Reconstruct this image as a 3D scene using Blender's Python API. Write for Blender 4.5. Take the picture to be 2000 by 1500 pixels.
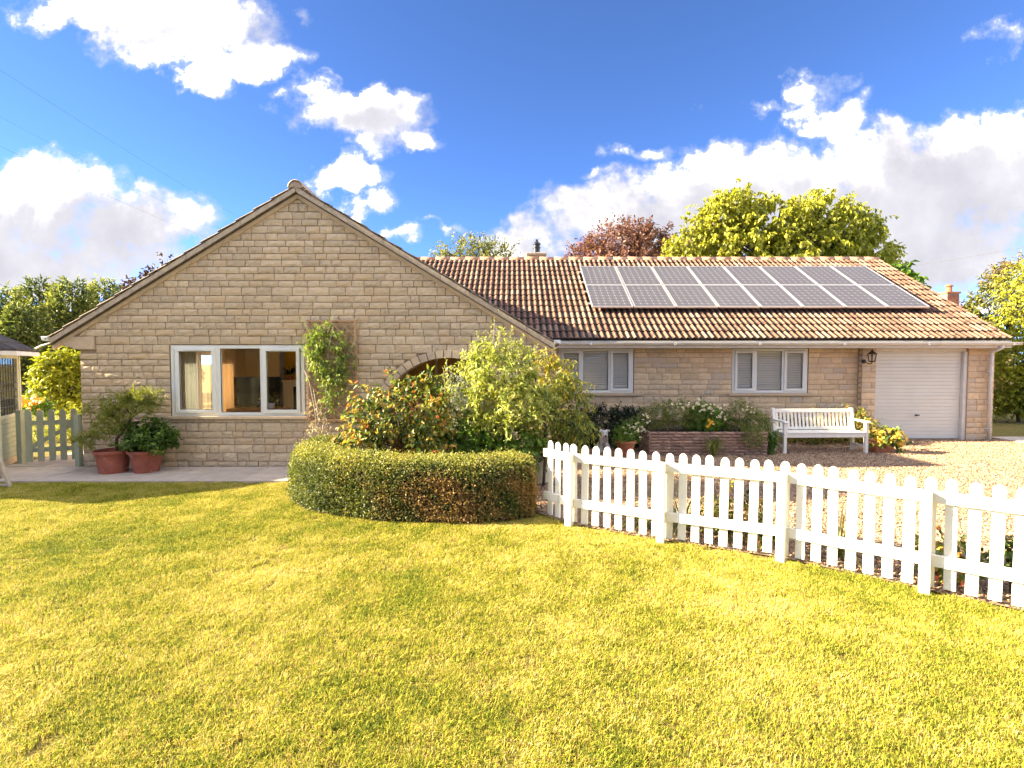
import bpy, math, random
import numpy as np
from mathutils import Vector, Matrix, Euler
from mathutils.geometry import tessellate_polygon

for _o in list(bpy.data.objects):
    bpy.data.objects.remove(_o)
random.seed(7)
SC = bpy.context.scene
COL = SC.collection
R = math.radians

# ---------------------------------------------------------------- camera
FPX, PITCH, CAMH = 1011.0, R(2.32), 1.76
cam_data = bpy.data.cameras.new('camera')
cam = bpy.data.objects.new('camera', cam_data)
COL.objects.link(cam)
cam.location = (0, 0, CAMH)
cam.rotation_euler = (R(90) - PITCH, 0, 0)
cam_data.sensor_width = 36
cam_data.lens = 36 * FPX / 2000
cam_data.clip_start = 0.05
cam_data.clip_end = 3000
SC.camera = cam

# ---------------------------------------------------------------- sun, exposure
SUN_EL, SUN_AZ = R(23.5), R(1.0)          # sun stands to the left (-X), a touch in front of the facade
sun_data = bpy.data.lights.new('sun', 'SUN')
sun_data.energy = 2.35
sun_data.angle = R(0.55)
sun_data.color = (1.0, 0.84, 0.58)
sun = bpy.data.objects.new('sun', sun_data)
COL.objects.link(sun)
sun.location = (-30, 0, 20)
_dir = Vector((math.cos(SUN_EL) * math.cos(SUN_AZ), math.cos(SUN_EL) * math.sin(SUN_AZ), -math.sin(SUN_EL)))
sun.rotation_euler = _dir.to_track_quat('-Z', 'Y').to_euler()
SC.view_settings.view_transform = 'Standard'
SC.view_settings.look = 'None'
SC.view_settings.gamma = 1
SC.view_settings.use_curve_mapping = False
SC.view_settings.exposure = 3.68
SC.cycles.use_denoising = True
SC.cycles.use_adaptive_sampling = True
SC.cycles.adaptive_threshold = 0.015
SC.cycles.max_bounces = 7
SC.cycles.diffuse_bounces = 4
SC.cycles.glossy_bounces = 3
SC.cycles.transmission_bounces = 5
SC.cycles.transparent_max_bounces = 12
SC.cycles.sample_clamp_indirect = 6

# ---------------------------------------------------------------- node helpers
class NT:
    def __init__(self, tree):
        self.t = tree
        self.t.nodes.clear()
    def n(self, kind, **kw):
        nd = self.t.nodes.new(kind)
        for k, v in kw.items():
            if k[0] == '_':
                key = k[1:]
                key = int(key) if key.isdigit() else key.replace('__', ' ')
                s = nd.inputs[key]
                if isinstance(v, bpy.types.NodeSocket):
                    self.t.links.new(v, s)
                else:
                    s.default_value = v
            else:
                setattr(nd, k, v)
        return nd
    def math(self, op, a, b=0.0, c=None, clamp=False):
        kw = {'_0': a, '_1': b}
        if c is not None: kw['_2'] = c
        return self.n('ShaderNodeMath', operation=op, use_clamp=clamp, **kw).outputs[0]
    def vmath(self, op, a, b=(0, 0, 0)):
        nd = self.n('ShaderNodeVectorMath', operation=op, _0=a, _1=b)
        return nd.outputs['Value'] if op in ('DOT_PRODUCT', 'LENGTH') else nd.outputs[0]
    def mix(self, fac, a, b, blend='MIX'):
        nd = self.n('ShaderNodeMix', data_type='RGBA', blend_type=blend)
        for key, v in ((0, fac), (6, a), (7, b)):
            s = nd.inputs[key]
            if isinstance(v, bpy.types.NodeSocket): self.t.links.new(v, s)
            else: s.default_value = v if key == 0 else (*v[:3], 1)
        return nd.outputs[2]
    def noise(self, vec, scale, detail=5, rough=0.55, dist=0.0):
        return self.n('ShaderNodeTexNoise', _Vector=vec, _Scale=scale, _Detail=detail, _Roughness=rough, _Distortion=dist)
    def ramp(self, fac, stops, interp='LINEAR'):
        nd = self.n('ShaderNodeValToRGB', _Fac=fac)
        cr = nd.color_ramp
        cr.interpolation = interp
        while len(cr.elements) < len(stops): cr.elements.new(0.5)
        for e, (p, c) in zip(cr.elements, stops):
            e.position = p
            e.color = (*c[:3], 1) if not isinstance(c, (int, float)) else (c, c, c, 1)
        return nd.outputs[0]
    def maprange(self, v, a, b, c=0.0, d=1.0, smooth=True):
        return self.n('ShaderNodeMapRange', interpolation_type='SMOOTHSTEP' if smooth else 'LINEAR', _Value=v,
                      **{'_From__Min': a, '_From__Max': b, '_To__Min': c, '_To__Max': d}).outputs[0]

# ---------------------------------------------------------------- world: clear blue sky with cumulus banks
world = bpy.data.worlds.new('World')
SC.world = world
world.use_nodes = True
w = NT(world.node_tree)
SKY_STR, CLOUD = 0.05, 1.0
sky = w.n('ShaderNodeTexSky', sky_type='NISHITA', sun_disc=False, sun_elevation=SUN_EL, sun_rotation=R(270),
          altitude=50, air_density=0.28, dust_density=0.0, ozone_density=6.0)
tc = w.n('ShaderNodeTexCoord').outputs['Generated']
sx = w.n('ShaderNodeSeparateXYZ', _0=tc)
ay = w.math('MAXIMUM', w.math('ABSOLUTE', sx.outputs[1]), 0.02)
uv0 = w.n('ShaderNodeCombineXYZ', _0=w.math('DIVIDE', sx.outputs[0], ay), _1=w.math('DIVIDE', sx.outputs[2], ay), _2=0.0).outputs[0]
wn = w.noise(uv0, 3.2, 3, 0.6)
warp = w.vmath('MULTIPLY', w.vmath('SUBTRACT', wn.outputs['Color'], (0.5, 0.5, 0.5)), (0.30, 0.22, 0.0))
wn2 = w.noise(uv0, 14.0, 4, 0.65)
warp2 = w.vmath('MULTIPLY', w.vmath('SUBTRACT', wn2.outputs['Color'], (0.5, 0.5, 0.5)), (0.085, 0.075, 0.0))
uv = w.vmath('ADD', w.vmath('ADD', uv0, warp), warp2)
def cloud_sum(blobs):
    acc = None
    for (px, py, rx, ry, s) in blobs:
        d = w.vmath('MULTIPLY', w.vmath('SUBTRACT', uv, ((px - 1000) / FPX, (709 - py) / FPX, 0)), (FPX / rx, FPX / ry, 0))
        q = w.vmath('DOT_PRODUCT', d, d)
        b = w.math('MULTIPLY_ADD', q, -s, s)
        acc = b if acc is None else w.math('SMOOTH_MAX', acc, b, 0.25)
    return acc
CLOUDS = [(250, 15, 195, 58, 1.3), (400, 70, 195, 88, 1.4), (500, 125, 115, 58, 1.3), (440, 170, 55, 50, .9),
          (690, 245, 155, 66, 1.4), (610, 205, 80, 40, .8), (700, 300, 75, 40, .9), (815, 285, 55, 22, .7),
          (680, 365, 95, 42, 1.2), (735, 415, 58, 38, 1.1), (790, 480, 50, 18, .7),
          (60, 395, 200, 95, 1.4), (260, 430, 210, 62, 1.3), (400, 450, 90, 32, .9), (90, 500, 330, 75, 1.4), (-250, 440, 320, 130, 1),
          (1010, 470, 140, 42, 1.2), (1180, 430, 180, 75, 1.3), (1380, 400, 200, 110, 1.5), (1560, 375, 220, 110, 1.6),
          (1760, 370, 250, 130, 1.7), (1960, 345, 260, 145, 1.7), (2250, 380, 320, 210, 1.7), (1640, 240, 95, 55, .95),
          (1600, 165, 90, 46, .75), (1800, 480, 320, 75, 1.5), (1500, 480, 420, 60, 1.3), (1870, 570, 110, 36, .9),
          (1240, 300, 75, 18, .5), (1180, 350, 50, 16, .5), (1930, 105, 90, 26, .5), (1470, 215, 60, 14, .38), (1310, 236, 34, 12, .42),
          (880, 456, 60, 10, .45), (612, 32, 20, 30, .4), (640, 170, 26, 12, .4)]
dens = cloud_sum(CLOUDS)
fb = w.noise(uv0, 7.0, 6, 0.62).outputs[0]
d2 = w.math('ADD', w.math('MULTIPLY', dens, 0.85), w.math('MULTIPLY_ADD', fb, 2.3, -1.2))
fine = w.noise(uv0, 34.0, 4, 0.6).outputs[0]
d2 = w.math('ADD', d2, w.math('MULTIPLY_ADD', fine, 1.0, -0.5))
cover = w.maprange(d2, -0.10, 0.95)
gen = w.maprange(w.noise(tc, 2.6, 7, 0.6).outputs[0], 0.46, 0.66)          # broken cumulus carried on overhead and beside the view, added to lift the shade
sxy = w.n('ShaderNodeSeparateXYZ', _0=uv0)
wgt = w.math('MAXIMUM', w.maprange(sxy.outputs[1], 0.74, 1.15), w.maprange(w.math('ABSOLUTE', sxy.outputs[0]), 1.15, 1.6))
cover = w.math('MAXIMUM', cover, w.math('MULTIPLY', gen, wgt))
d2 = w.math('MAXIMUM', d2, w.math('MULTIPLY', w.math('MULTIPLY', gen, wgt), 1.2))
cover = w.math('MULTIPLY', cover, w.maprange(sx.outputs[2], -0.02, 0.03))
SHADE = [(1800, 430, 400, 130, 1.1), (1500, 450, 330, 90, .9), (1230, 450, 230, 70, .6), (120, 470, 380, 75, 1.1), (700, 258, 100, 36, .8), (430, 60, 150, 34, .35), (2200, 430, 300, 150, 1)]
shd = cloud_sum(SHADE)
fb3 = w.noise(uv0, 6.5, 6, 0.62).outputs[0]
sh = w.maprange(w.math('ADD', shd, w.math('MULTIPLY_ADD', fb3, 3.4, -1.7)), -1.7, 1.7)
CW, CE, CG = (1.25, 1.15, 0.99), (0.085, 0.085, 0.088), (0.058, 0.0575, 0.064)
cgv = w.mix(w.noise(uv0, 9.0, 6, 0.6).outputs[0], (0.045, 0.0445, 0.051), (0.082, 0.081, 0.086))
lit = w.mix(w.maprange(d2, 0.25, 1.25), CE, CW)
ccol = w.mix(w.math('POWER', w.math('SUBTRACT', 1.0, sh), 4.0), cgv, lit)
bg_sky = w.n('ShaderNodeBackground', _Color=sky.outputs[0], _Strength=SKY_STR)
bg_cl = w.n('ShaderNodeBackground', _Color=ccol, _Strength=1.0)
mixw = w.n('ShaderNodeMixShader', _0=cover, _1=bg_sky.outputs[0], _2=bg_cl.outputs[0])
w.n('ShaderNodeOutputWorld', _Surface=mixw.outputs[0])
world.cycles.sampling_method = 'MANUAL'
world.cycles.sample_map_resolution = 512

# ---------------------------------------------------------------- picture-to-place helpers (tape measure of the site)
def ray(x, y):
    a, b = (x - 1000) / FPX, (750 - y) / FPX
    return a, math.cos(PITCH) + b * math.sin(PITCH), -math.sin(PITCH) + b * math.cos(PITCH)
def P(x, y, Y):
    a, b, c = ray(x, y)
    return Vector((a * Y / b, Y, CAMH + c * Y / b))
def G(x, y, z=0.0):
    a, b, c = ray(x, y)
    t = (z - CAMH) / c
    return Vector((a * t, b * t, z))

# ---------------------------------------------------------------- object helpers
W = {}
def link(o, parent=None, M=None):
    COL.objects.link(o)
    if M is not None: o.matrix_basis = M
    W[o.name] = M.copy() if M is not None else Matrix.Identity(4)
    if parent is not None:
        o.parent = parent
        o.matrix_parent_inverse = W[parent.name].inverted()
    return o
def tag(o, label=None, cat=None, group=None, kind=None):
    if label: o['label'] = label
    if cat: o['category'] = cat
    if group: o['group'] = group
    if kind: o['kind'] = kind
    return o
def thing(name, label, cat, loc=(0, 0, 0), group=None):
    o = bpy.data.objects.new(name, None)
    o.empty_display_size = 0.1
    link(o, None, Matrix.Translation(Vector(loc)))
    return tag(o, label, cat, group)
def inst(name, me, parent=None, M=None):
    return link(bpy.data.objects.new(name, me), parent, M)
def np_mesh(name, V, F, mat=None, tint=None, smooth=False):
    V = np.asarray(V, np.float32); F = np.asarray(F, np.int32)
    me = bpy.data.meshes.new(name)
    k = F.shape[1]
    me.vertices.add(len(V)); me.vertices.foreach_set('co', V.ravel())
    me.loops.add(F.size); me.loops.foreach_set('vertex_index', F.ravel())
    me.polygons.add(len(F)); me.polygons.foreach_set('loop_start', np.arange(len(F), dtype=np.int32) * k)
    if smooth: me.polygons.foreach_set('use_smooth', np.ones(len(F), bool))
    me.update(calc_edges=True)
    if tint is not None:
        at = me.attributes.new('tint', 'FLOAT', 'POINT')
        at.data.foreach_set('value', np.asarray(tint, np.float32))
    if mat: me.materials.append(mat)
    return me

class MB:
    def __init__(s): s.v = []; s.f = []
    def add(s, vs, fs):
        o = len(s.v)
        s.v += [tuple(v) for v in vs]
        s.f += [tuple(i + o for i in f) for f in fs]
        return s
    BF = [(0, 3, 2, 1), (4, 5, 6, 7), (0, 1, 5, 4), (1, 2, 6, 5), (2, 3, 7, 6), (3, 0, 4, 7)]
    def box(s, x0, x1, y0, y1, z0, z1):
        return s.add([(x0, y0, z0), (x1, y0, z0), (x1, y1, z0), (x0, y1, z0), (x0, y0, z1), (x1, y0, z1), (x1, y1, z1), (x0, y1, z1)], s.BF)
    def obox(s, c, sx, sy, sz, rot=None):
        h = Vector((sx, sy, sz)) * 0.5
        vs = []
        for q in [(-1, -1, -1), (1, -1, -1), (1, 1, -1), (-1, 1, -1), (-1, -1, 1), (1, -1, 1), (1, 1, 1), (-1, 1, 1)]:
            v = Vector((q[0] * h.x, q[1] * h.y, q[2] * h.z))
            if rot is not None: v = rot @ v
            vs.append(v + Vector(c))
        return s.add(vs, s.BF)
    def beam(s, a, b, wx, wz, up=(0, 0, 1)):
        a, b = Vector(a), Vector(b)
        d = (b - a); L = d.length; d.normalize()
        side = d.cross(Vector(up)).normalized(); u = side.cross(d)
        rot = Matrix((d, side, u)).transposed()
        return s.obox((a + b) / 2, L, wx, wz, rot)
    def tube(s, pts, rad, n=6, caps=True):
        pts = [Vector(p) for p in pts]
        if not hasattr(rad, '__len__'): rad = [rad] * len(pts)
        vs, fs = [], []
        prev = None
        for i, p in enumerate(pts):
            d = (pts[min(i + 1, len(pts) - 1)] - pts[max(i - 1, 0)])
            if d.length < 1e-9: d = Vector((0, 0, 1))
            d.normalize()
            ref = prev if prev is not None else (Vector((0, 0, 1)) if abs(d.z) < .9 else Vector((1, 0, 0)))
            a = (ref - d * ref.dot(d)).normalized()
            prev = a
            b = d.cross(a)
            for k in range(n):
                t = 2 * math.pi * k / n
                vs.append(p + (a * math.cos(t) + b * math.sin(t)) * rad[i])
        for i in range(len(pts) - 1):
            for k in range(n):
                k2 = (k + 1) % n
                fs.append((i * n + k, i * n + k2, (i + 1) * n + k2, (i + 1) * n + k))
        if caps:
            fs.append(tuple(range(n))[::-1]); fs.append(tuple((len(pts) - 1) * n + k for k in range(n)))
        return s.add(vs, fs)
    def lathe(s, prof, n=20, c=(0, 0, 0)):
        vs, fs = [], []
        for (r, z) in prof:
            for k in range(n):
                t = 2 * math.pi * k / n
                vs.append((c[0] + r * math.cos(t), c[1] + r * math.sin(t), c[2] + z))
        m = len(prof)
        for i in range(m - 1):
            for k in range(n):
                k2 = (k + 1) % n
                fs.append((i * n + k, i * n + k2, (i + 1) * n + k2, (i + 1) * n + k))
        fs.append(tuple(range(n))[::-1]); fs.append(tuple((m - 1) * n + k for k in range(n)))
        return s.add(vs, fs)
    def prism(s, poly, y0, y1, axis='y'):
        n = len(poly)
        def pt(p, q): return (p[0], q, p[1]) if axis == 'y' else ((q, p[0], p[1]) if axis == 'x' else (p[0], p[1], q))
        vs = [pt(p, y0) for p in poly] + [pt(p, y1) for p in poly]
        fs = [tuple(range(n)), tuple(range(n, 2 * n))[::-1]]
        for i in range(n):
            j = (i + 1) % n
            fs.append((j, i, i + n, j + n))
        return s.add(vs, fs)
    def mesh(s, name, mat=None, smooth=False):
        me = bpy.data.meshes.new(name)
        me.from_pydata(s.v, [], s.f)
        if smooth:
            me.polygons.foreach_set('use_smooth', np.ones(len(me.polygons), bool))
        me.update()
        if mat: me.materials.append(mat)
        return me
    def build(s, name, mat=None, parent=None, smooth=False, bevel=0.0, M=None, kind=None):
        o = inst(name, s.mesh(name, mat, smooth), parent, M)
        if bevel: add_bevel(o, bevel)
        if kind: o['kind'] = kind
        return o
def add_bevel(o, wdt, seg=2):
    m = o.modifiers.new('edge', 'BEVEL')
    m.width = wdt; m.segments = seg; m.limit_method = 'ANGLE'; m.angle_limit = R(40)
def box(name, mat, parent, x0, x1, y0, y1, z0, z1, bevel=0.0):
    return MB().box(x0, x1, y0, y1, z0, z1).build(name, mat, parent, bevel=bevel)

# ---------------------------------------------------------------- materials
def newmat(name):
    m = bpy.data.materials.new(name)
    m.use_nodes = True
    return m, NT(m.node_tree)
def rnd(t):
    a = t.n('ShaderNodeObjectInfo').outputs['Random']
    b = t.n('ShaderNodeNewGeometry').outputs['Random Per Island']
    return t.math('FRACT', t.math('MULTIPLY_ADD', b, 7.31, a))
def pmat(name, c1, c2=None, scale=4.0, rough=0.8, bump=0.0, bscale=60.0, vary=0.0, c3=None, s3=1.2, lim3=(0.55, 0.7), spec=0.3,
         metal=0.0, detail=6, hue=None, stretch=None, coat=0.0, moss_shade=None, speck=None):
    m, t = newmat(name)
    g = t.n('ShaderNodeNewGeometry')
    pos = g.outputs['Position']
    if stretch: pos = t.vmath('MULTIPLY', pos, stretch)
    col = t.mix(t.maprange(t.noise(pos, scale, detail, 0.6).outputs[0], 0.32, 0.68), c1, c2) if c2 else t.mix(0.0, c1, c1)
    if c3:
        col = t.mix(t.maprange(t.noise(pos, s3, 7, 0.65).outputs[0], *lim3), col, c3)
    if vary:
        rv = rnd(t)
        k = t.math('MULTIPLY_ADD', rv, vary, 1 - vary / 2)
        col = t.vmath('SCALE', col); col.node.inputs['Scale'].default_value = 1.0
        t.t.links.new(k, col.node.inputs['Scale'])
        if hue:
            col = t.mix(t.maprange(t.math('FRACT', t.math('MULTIPLY', rv, 9.7)), 0.62, 0.95), col, hue)
    if speck:                             # pale lichen dots
        col = t.mix(t.maprange(t.noise(pos, 26, 3, 0.55).outputs[0], 0.665, 0.70), col, speck)
    if moss_shade:                              # mossy dirt in the tile troughs, and painted shadow on the lower lip
        tr = t.n('ShaderNodeAttribute', attribute_name='moss_lip_shade').outputs['Fac']
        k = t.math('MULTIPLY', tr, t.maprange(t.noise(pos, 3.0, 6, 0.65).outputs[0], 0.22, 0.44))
        col = t.mix(k, col, moss_shade)
    b = t.n('ShaderNodeBsdfPrincipled', _Base__Color=col, _Roughness=rough, _Metallic=metal)
    b.inputs['Specular IOR Level'].default_value = spec
    if coat: b.inputs['Coat Weight'].default_value = coat
    if bump:
        bp = t.n('ShaderNodeBump', _Strength=1.0, _Distance=bump, _Height=t.noise(pos, bscale, 7, 0.65).outputs[0])
        t.t.links.new(bp.outputs[0], b.inputs['Normal'])
    t.n('ShaderNodeOutputMaterial', _Surface=b.outputs[0])
    return m
def leafmat(name, cols, trans=0.35, rough=0.45, spec=0.35):
    m, t = newmat(name)
    at = t.n('ShaderNodeAttribute', attribute_name='tint').outputs['Fac']
    n = len(cols)
    col = t.ramp(at, [(i / (n - 1) if n > 1 else 0, c) for i, c in enumerate(cols)])
    b = t.n('ShaderNodeBsdfPrincipled', _Base__Color=col, _Roughness=rough)
    b.inputs['Specular IOR Level'].default_value = spec
    tr = t.n('ShaderNodeBsdfTranslucent', _Color=t.mix(0.4, col, (0.5, 0.6, 0.05), 'OVERLAY'))
    mx = t.n('ShaderNodeMixShader', _0=trans, _1=b.outputs[0], _2=tr.outputs[0])
    t.n('ShaderNodeOutputMaterial', _Surface=mx.outputs[0])
    return m
def glassmat(name, tint=(1, 1, 1), ior=1.5, boost=1.0):
    m, t = newmat(name)
    tr = t.n('ShaderNodeBsdfTransparent', _Color=(*tint, 1))
    gl = t.n('ShaderNodeBsdfGlossy', _Roughness=0.004)
    fr = t.math('MULTIPLY', t.n('ShaderNodeFresnel', _IOR=ior).outputs[0], boost, clamp=True)
    t.n('ShaderNodeOutputMaterial', _Surface=t.n('ShaderNodeMixShader', _0=fr, _1=tr.outputs[0], _2=gl.outputs[0]).outputs[0])
    return m

M_ = {}
M_['stone'] = pmat('reconstituted_stone', (0.53, 0.40, 0.258), (0.60, 0.47, 0.315), 11, 0.92, 0.016, 42, vary=0.25, c3=(0.33, 0.26, 0.18), s3=19, lim3=(0.61, 0.80), hue=(0.57, 0.42, 0.26))
M_['stone_main'] = pmat('honey_stone', (0.64, 0.455, 0.265), (0.69, 0.53, 0.34), 10, 0.92, 0.014, 45, vary=0.24, c3=(0.42, 0.33, 0.23), s3=12, lim3=(0.62, 0.84), hue=(0.55, 0.44, 0.32))
M_['mortar'] = pmat('mortar', (0.33, 0.245, 0.16), (0.27, 0.20, 0.13), 30, 0.95, 0.006, 120)
M_['mortar_main'] = pmat('mortar_warm', (0.44, 0.32, 0.20), (0.36, 0.26, 0.16), 30, 0.95, 0.006, 120)
M_['kneeler'] = pmat('smooth_stone', (0.56, 0.43, 0.29), (0.50, 0.38, 0.255), 12, 0.85, 0.003, 90)
M_['verge'] = pmat('verge_mortar', (0.55, 0.44, 0.31), (0.42, 0.33, 0.235), 14, 0.95, 0.012, 60, c3=(0.12, 0.095, 0.075), s3=22, lim3=(0.62, 0.70))
M_['tile'] = pmat('clay_roof_tile', (0.285, 0.145, 0.095), (0.225, 0.11, 0.073), 5, 0.9, 0.004, 120, vary=0.45, c3=(0.04, 0.036, 0.03), s3=7.5, lim3=(0.53, 0.65), hue=(0.32, 0.205, 0.145), moss_shade=(.025, .022, .018), speck=(.46, .42, .34))
M_['tile_old'] = pmat('lichened_roof_tile', (0.24, 0.19, 0.14), (0.15, 0.12, 0.095), 9, 0.92, 0.006, 90, vary=0.35, c3=(0.06, 0.055, 0.045), s3=14, lim3=(0.52, 0.66))
M_['upvc'] = pmat('white_plastic', (0.74, 0.74, 0.72), (0.70, 0.70, 0.68), 3, 0.35, spec=0.5)
M_['upvc_warm'] = pmat('white_gutter', (0.68, 0.64, 0.57), (0.60, 0.56, 0.49), 6, 0.45, spec=0.45)
M_['sash'] = pmat('window_plastic', (0.74, 0.73, 0.67), (0.71, 0.70, 0.64), 3, 0.35, spec=0.5)
M_['glass'] = glassmat('window_glass', boost=0.3)
M_['glass_main'] = glassmat('double_glazing', (1.0, 1.0, 1.0), 1.5, 0.7)
M_['black'] = pmat('black_metal', (0.012, 0.012, 0.013), None, rough=0.4, spec=0.5)
M_['dark'] = pmat('dark_rubber', (0.03, 0.03, 0.03), None, rough=0.6)
M_['garage'] = pmat('garage_door_paint', (0.69, 0.66, 0.57), (0.65, 0.62, 0.535), 2, 0.5, spec=0.35)
M_['fence'] = pmat('fence_paint', (0.80, 0.78, 0.70), (0.72, 0.69, 0.60), 6, 0.6, 0.003, 40, c3=(0.52, 0.49, 0.38), s3=11, lim3=(0.60, 0.74), stretch=(1, 1, .3), spec=0.3)
M_['bench'] = pmat('bench_paint', (0.80, 0.76, 0.67), (0.74, 0.70, 0.60), 8, 0.55, 0.0015, 60, spec=0.3)
M_['sage'] = pmat('sage_paint', (0.36, 0.385, 0.27), (0.31, 0.335, 0.235), 7, 0.6, 0.002, 50)
M_['sage_light'] = pmat('pale_sage_paint', (0.50, 0.50, 0.36), (0.45, 0.45, 0.32), 7, 0.6, 0.002, 50)
M_['terracotta'] = pmat('terracotta', (0.34, 0.105, 0.065), (0.27, 0.08, 0.05), 8, 0.85, 0.003, 70, c3=(0.50, 0.36, 0.30), s3=5, lim3=(0.58, 0.72))
M_['terracotta_plain'] = pmat('terracotta_plain', (0.40, 0.15, 0.075), (0.33, 0.115, 0.06), 9, 0.8, 0.002, 80)
M_['cream_pot'] = pmat('cream_glaze', (0.62, 0.53, 0.33), (0.55, 0.46, 0.28), 6, 0.5)
M_['soil'] = pmat('soil', (0.05, 0.036, 0.025), (0.09, 0.065, 0.045), 30, 0.95, 0.02, 40)
M_['bark'] = pmat('bark', (0.15, 0.115, 0.085), (0.08, 0.06, 0.045), 14, 0.95, 0.01, 50, stretch=(1, 1, .3))
M_['bark_pale'] = pmat('pale_bark', (0.50, 0.45, 0.38), (0.30, 0.25, 0.20), 20, 0.9, 0.006, 60, stretch=(1, 1, .4))
M_['trellis'] = pmat('trellis_wood', (0.40, 0.255, 0.14), (0.33, 0.20, 0.11), 9, 0.85, 0.002, 60)
M_['slab'] = pmat('concrete_paving', (0.52, 0.445, 0.37), (0.44, 0.375, 0.31), 5, 0.9, 0.004, 80, vary=0.16, c3=(0.33, 0.28, 0.225), s3=7, lim3=(0.56, 0.74))
M_['wall_room'] = pmat('room_wall', (0.68, 0.57, 0.40), None, rough=0.9)
M_['wall_yellow'] = pmat('ochre_wall', (0.72, 0.44, 0.03), None, rough=0.9)
M_['white_wall'] = pmat('white_plaster', (0.78, 0.76, 0.70), None, rough=0.9)
M_['room_floor'] = pmat('oak_floor', (0.35, 0.22, 0.12), (0.28, 0.17, 0.09), 5, 0.5)
M_['curtain'] = pmat('curtain_cloth', (0.62, 0.58, 0.47), (0.55, 0.51, 0.41), 10, 0.9)
M_['curtain_warm'] = pmat('curtain_cloth_warm', (0.72, 0.56, 0.36), (0.64, 0.49, 0.31), 10, 0.9)
def clothmat(name, c, k=.5):
    m, t = newmat(name)
    b = t.n('ShaderNodeBsdfDiffuse', _Color=(*c, 1)); q = t.n('ShaderNodeBsdfTranslucent', _Color=(*c, 1))
    t.n('ShaderNodeOutputMaterial', _Surface=t.n('ShaderNodeMixShader', _0=k, _1=b.outputs[0], _2=q.outputs[0]).outputs[0])
    return m
M_['curtain'] = clothmat('sheer_curtain', (0.72, 0.73, 0.68), .3); M_['curtain_warm'] = clothmat('warm_curtain', (0.74, 0.60, 0.42), .35)
M_['screen'] = pmat('television_screen', (0.004, 0.004, 0.005), None, rough=0.12, spec=0.5)
M_['wood_orange'] = pmat('orange_wood', (0.46, 0.15, 0.035), (0.36, 0.11, 0.025), 9, 0.45)
M_['blind'] = pmat('blind_slat', (0.86, 0.81, 0.69), None, rough=0.5)
M_['split'] = pmat('split_face_brick', (0.34, 0.215, 0.155), (0.26, 0.16, 0.115), 16, 0.95, 0.01, 50, vary=0.4, c3=(0.50, 0.40, 0.33), s3=20, lim3=(0.58, 0.74))
M_['redbrick'] = pmat('red_brick', (0.42, 0.17, 0.09), (0.36, 0.14, 0.075), 7, 0.9, 0.004, 70, vary=0.35)
M_['alum'] = pmat('aluminium', (0.62, 0.62, 0.61), None, rough=0.35, metal=0.6, spec=0.5)
M_['slate'] = pmat('dark_shingle', (0.065, 0.055, 0.055), (0.10, 0.085, 0.08), 8, 0.9, 0.006, 60, vary=0.5)
M_['wire'] = pmat('cable', (0.10, 0.10, 0.11), None, rough=0.7)
M_['porch_wood'] = pmat('porch_wood', (0.52, 0.29, 0.10), (0.44, 0.24, 0.08), 6, 0.6)
M_['dogwhite'] = pmat('painted_stone_dog', (0.66, 0.64, 0.60), (0.50, 0.48, 0.45), 20, 0.8, 0.004, 60)
M_['deckwood'] = pmat('weathered_wood', (0.44, 0.37, 0.28), (0.36, 0.30, 0.22), 8, 0.85)
# ================================================================ GROUND (setting)
YG, YM, YA = 8.63, 11.94, 11.80          # gable wall, main wall, garage front
XL, XR = -7.20, 0.66                     # corners of the gable wing
FENCE = [(0.39, 5.87), (0.64, 5.56), (1.48, 5.06), (2.43, 4.59), (3.19, 3.94), (3.98, 3.30), (4.75, 2.66)]
def lawnmat():
    m, t = newmat('lawn_turf')
    pos = t.n('ShaderNodeNewGeometry').outputs['Position']
    col = t.mix(t.maprange(t.noise(pos, 1.3, 5, 0.6).outputs[0], 0.35, 0.65), (0.22, 0.20, 0.04), (0.28, 0.21, 0.065))
    col = t.mix(t.maprange(t.noise(pos, 60, 4, 0.7).outputs[0], 0.4, 0.7), col, (0.11, 0.10, 0.028))
    b = t.n('ShaderNodeBsdfPrincipled', _Base__Color=col, _Roughness=0.95)
    b.inputs['Specular IOR Level'].default_value = 0.1
    bp = t.n('ShaderNodeBump', _Strength=1.0, _Distance=0.03, _Height=t.noise(pos, 45, 6, 0.7).outputs[0])
    t.t.links.new(bp.outputs[0], b.inputs['Normal'])
    t.n('ShaderNodeOutputMaterial', _Surface=b.outputs[0])
    return m
M_['lawn'] = lawnmat()
M_['gravelbase'] = pmat('gravel_bed', (0.34, 0.23, 0.145), (0.17, 0.115, 0.075), 55, 0.95, 0.02, 60, c3=(0.52, 0.43, 0.34), s3=40, lim3=(0.55, 0.66))
def sheet(name, poly, z, mat, kind='structure'):
    o = MB().add([(p[0], p[1], z) for p in poly], [tuple(range(len(poly)))]).build(name, mat)
    tag(o, kind=kind)
    return o
sheet('ground', [(-500, -300), (500, -300), (500, 900), (-500, 900)], -0.016, M_['lawn'])
fence_out = [(p[0] - 0.05, p[1] - 0.06) for p in FENCE]
sheet('lawn', [(-14, -3), (6.5, -3), (6.5, 1.2)] + fence_out[::-1] + [(0.2, 6.2), (-2.4, 7.55), (-9.6, 7.55), (-14, 7.55)], -0.004, M_['lawn'])
sheet('gravel_drive', [(p[0] + .02, p[1] + .02) for p in FENCE] + [(6.6, 1.2), (22, 1.0), (22, 11.2), (12.3, 11.2), (12.3, 11.9), (0.4, 11.9), (0.4, 8.6), (-0.1, 8.6), (0.1, 6.3)], 0.002, M_['gravelbase'])
sheet('planting_bed', [(-2.75, 6.9), (-2.2, 6.1), (-1.0, 5.7), (0.1, 5.8), (0.38, 6.1), (0.15, 8.58), (-2.4, 8.58), (-2.7, 7.6)], 0.006, M_['soil'])
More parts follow.
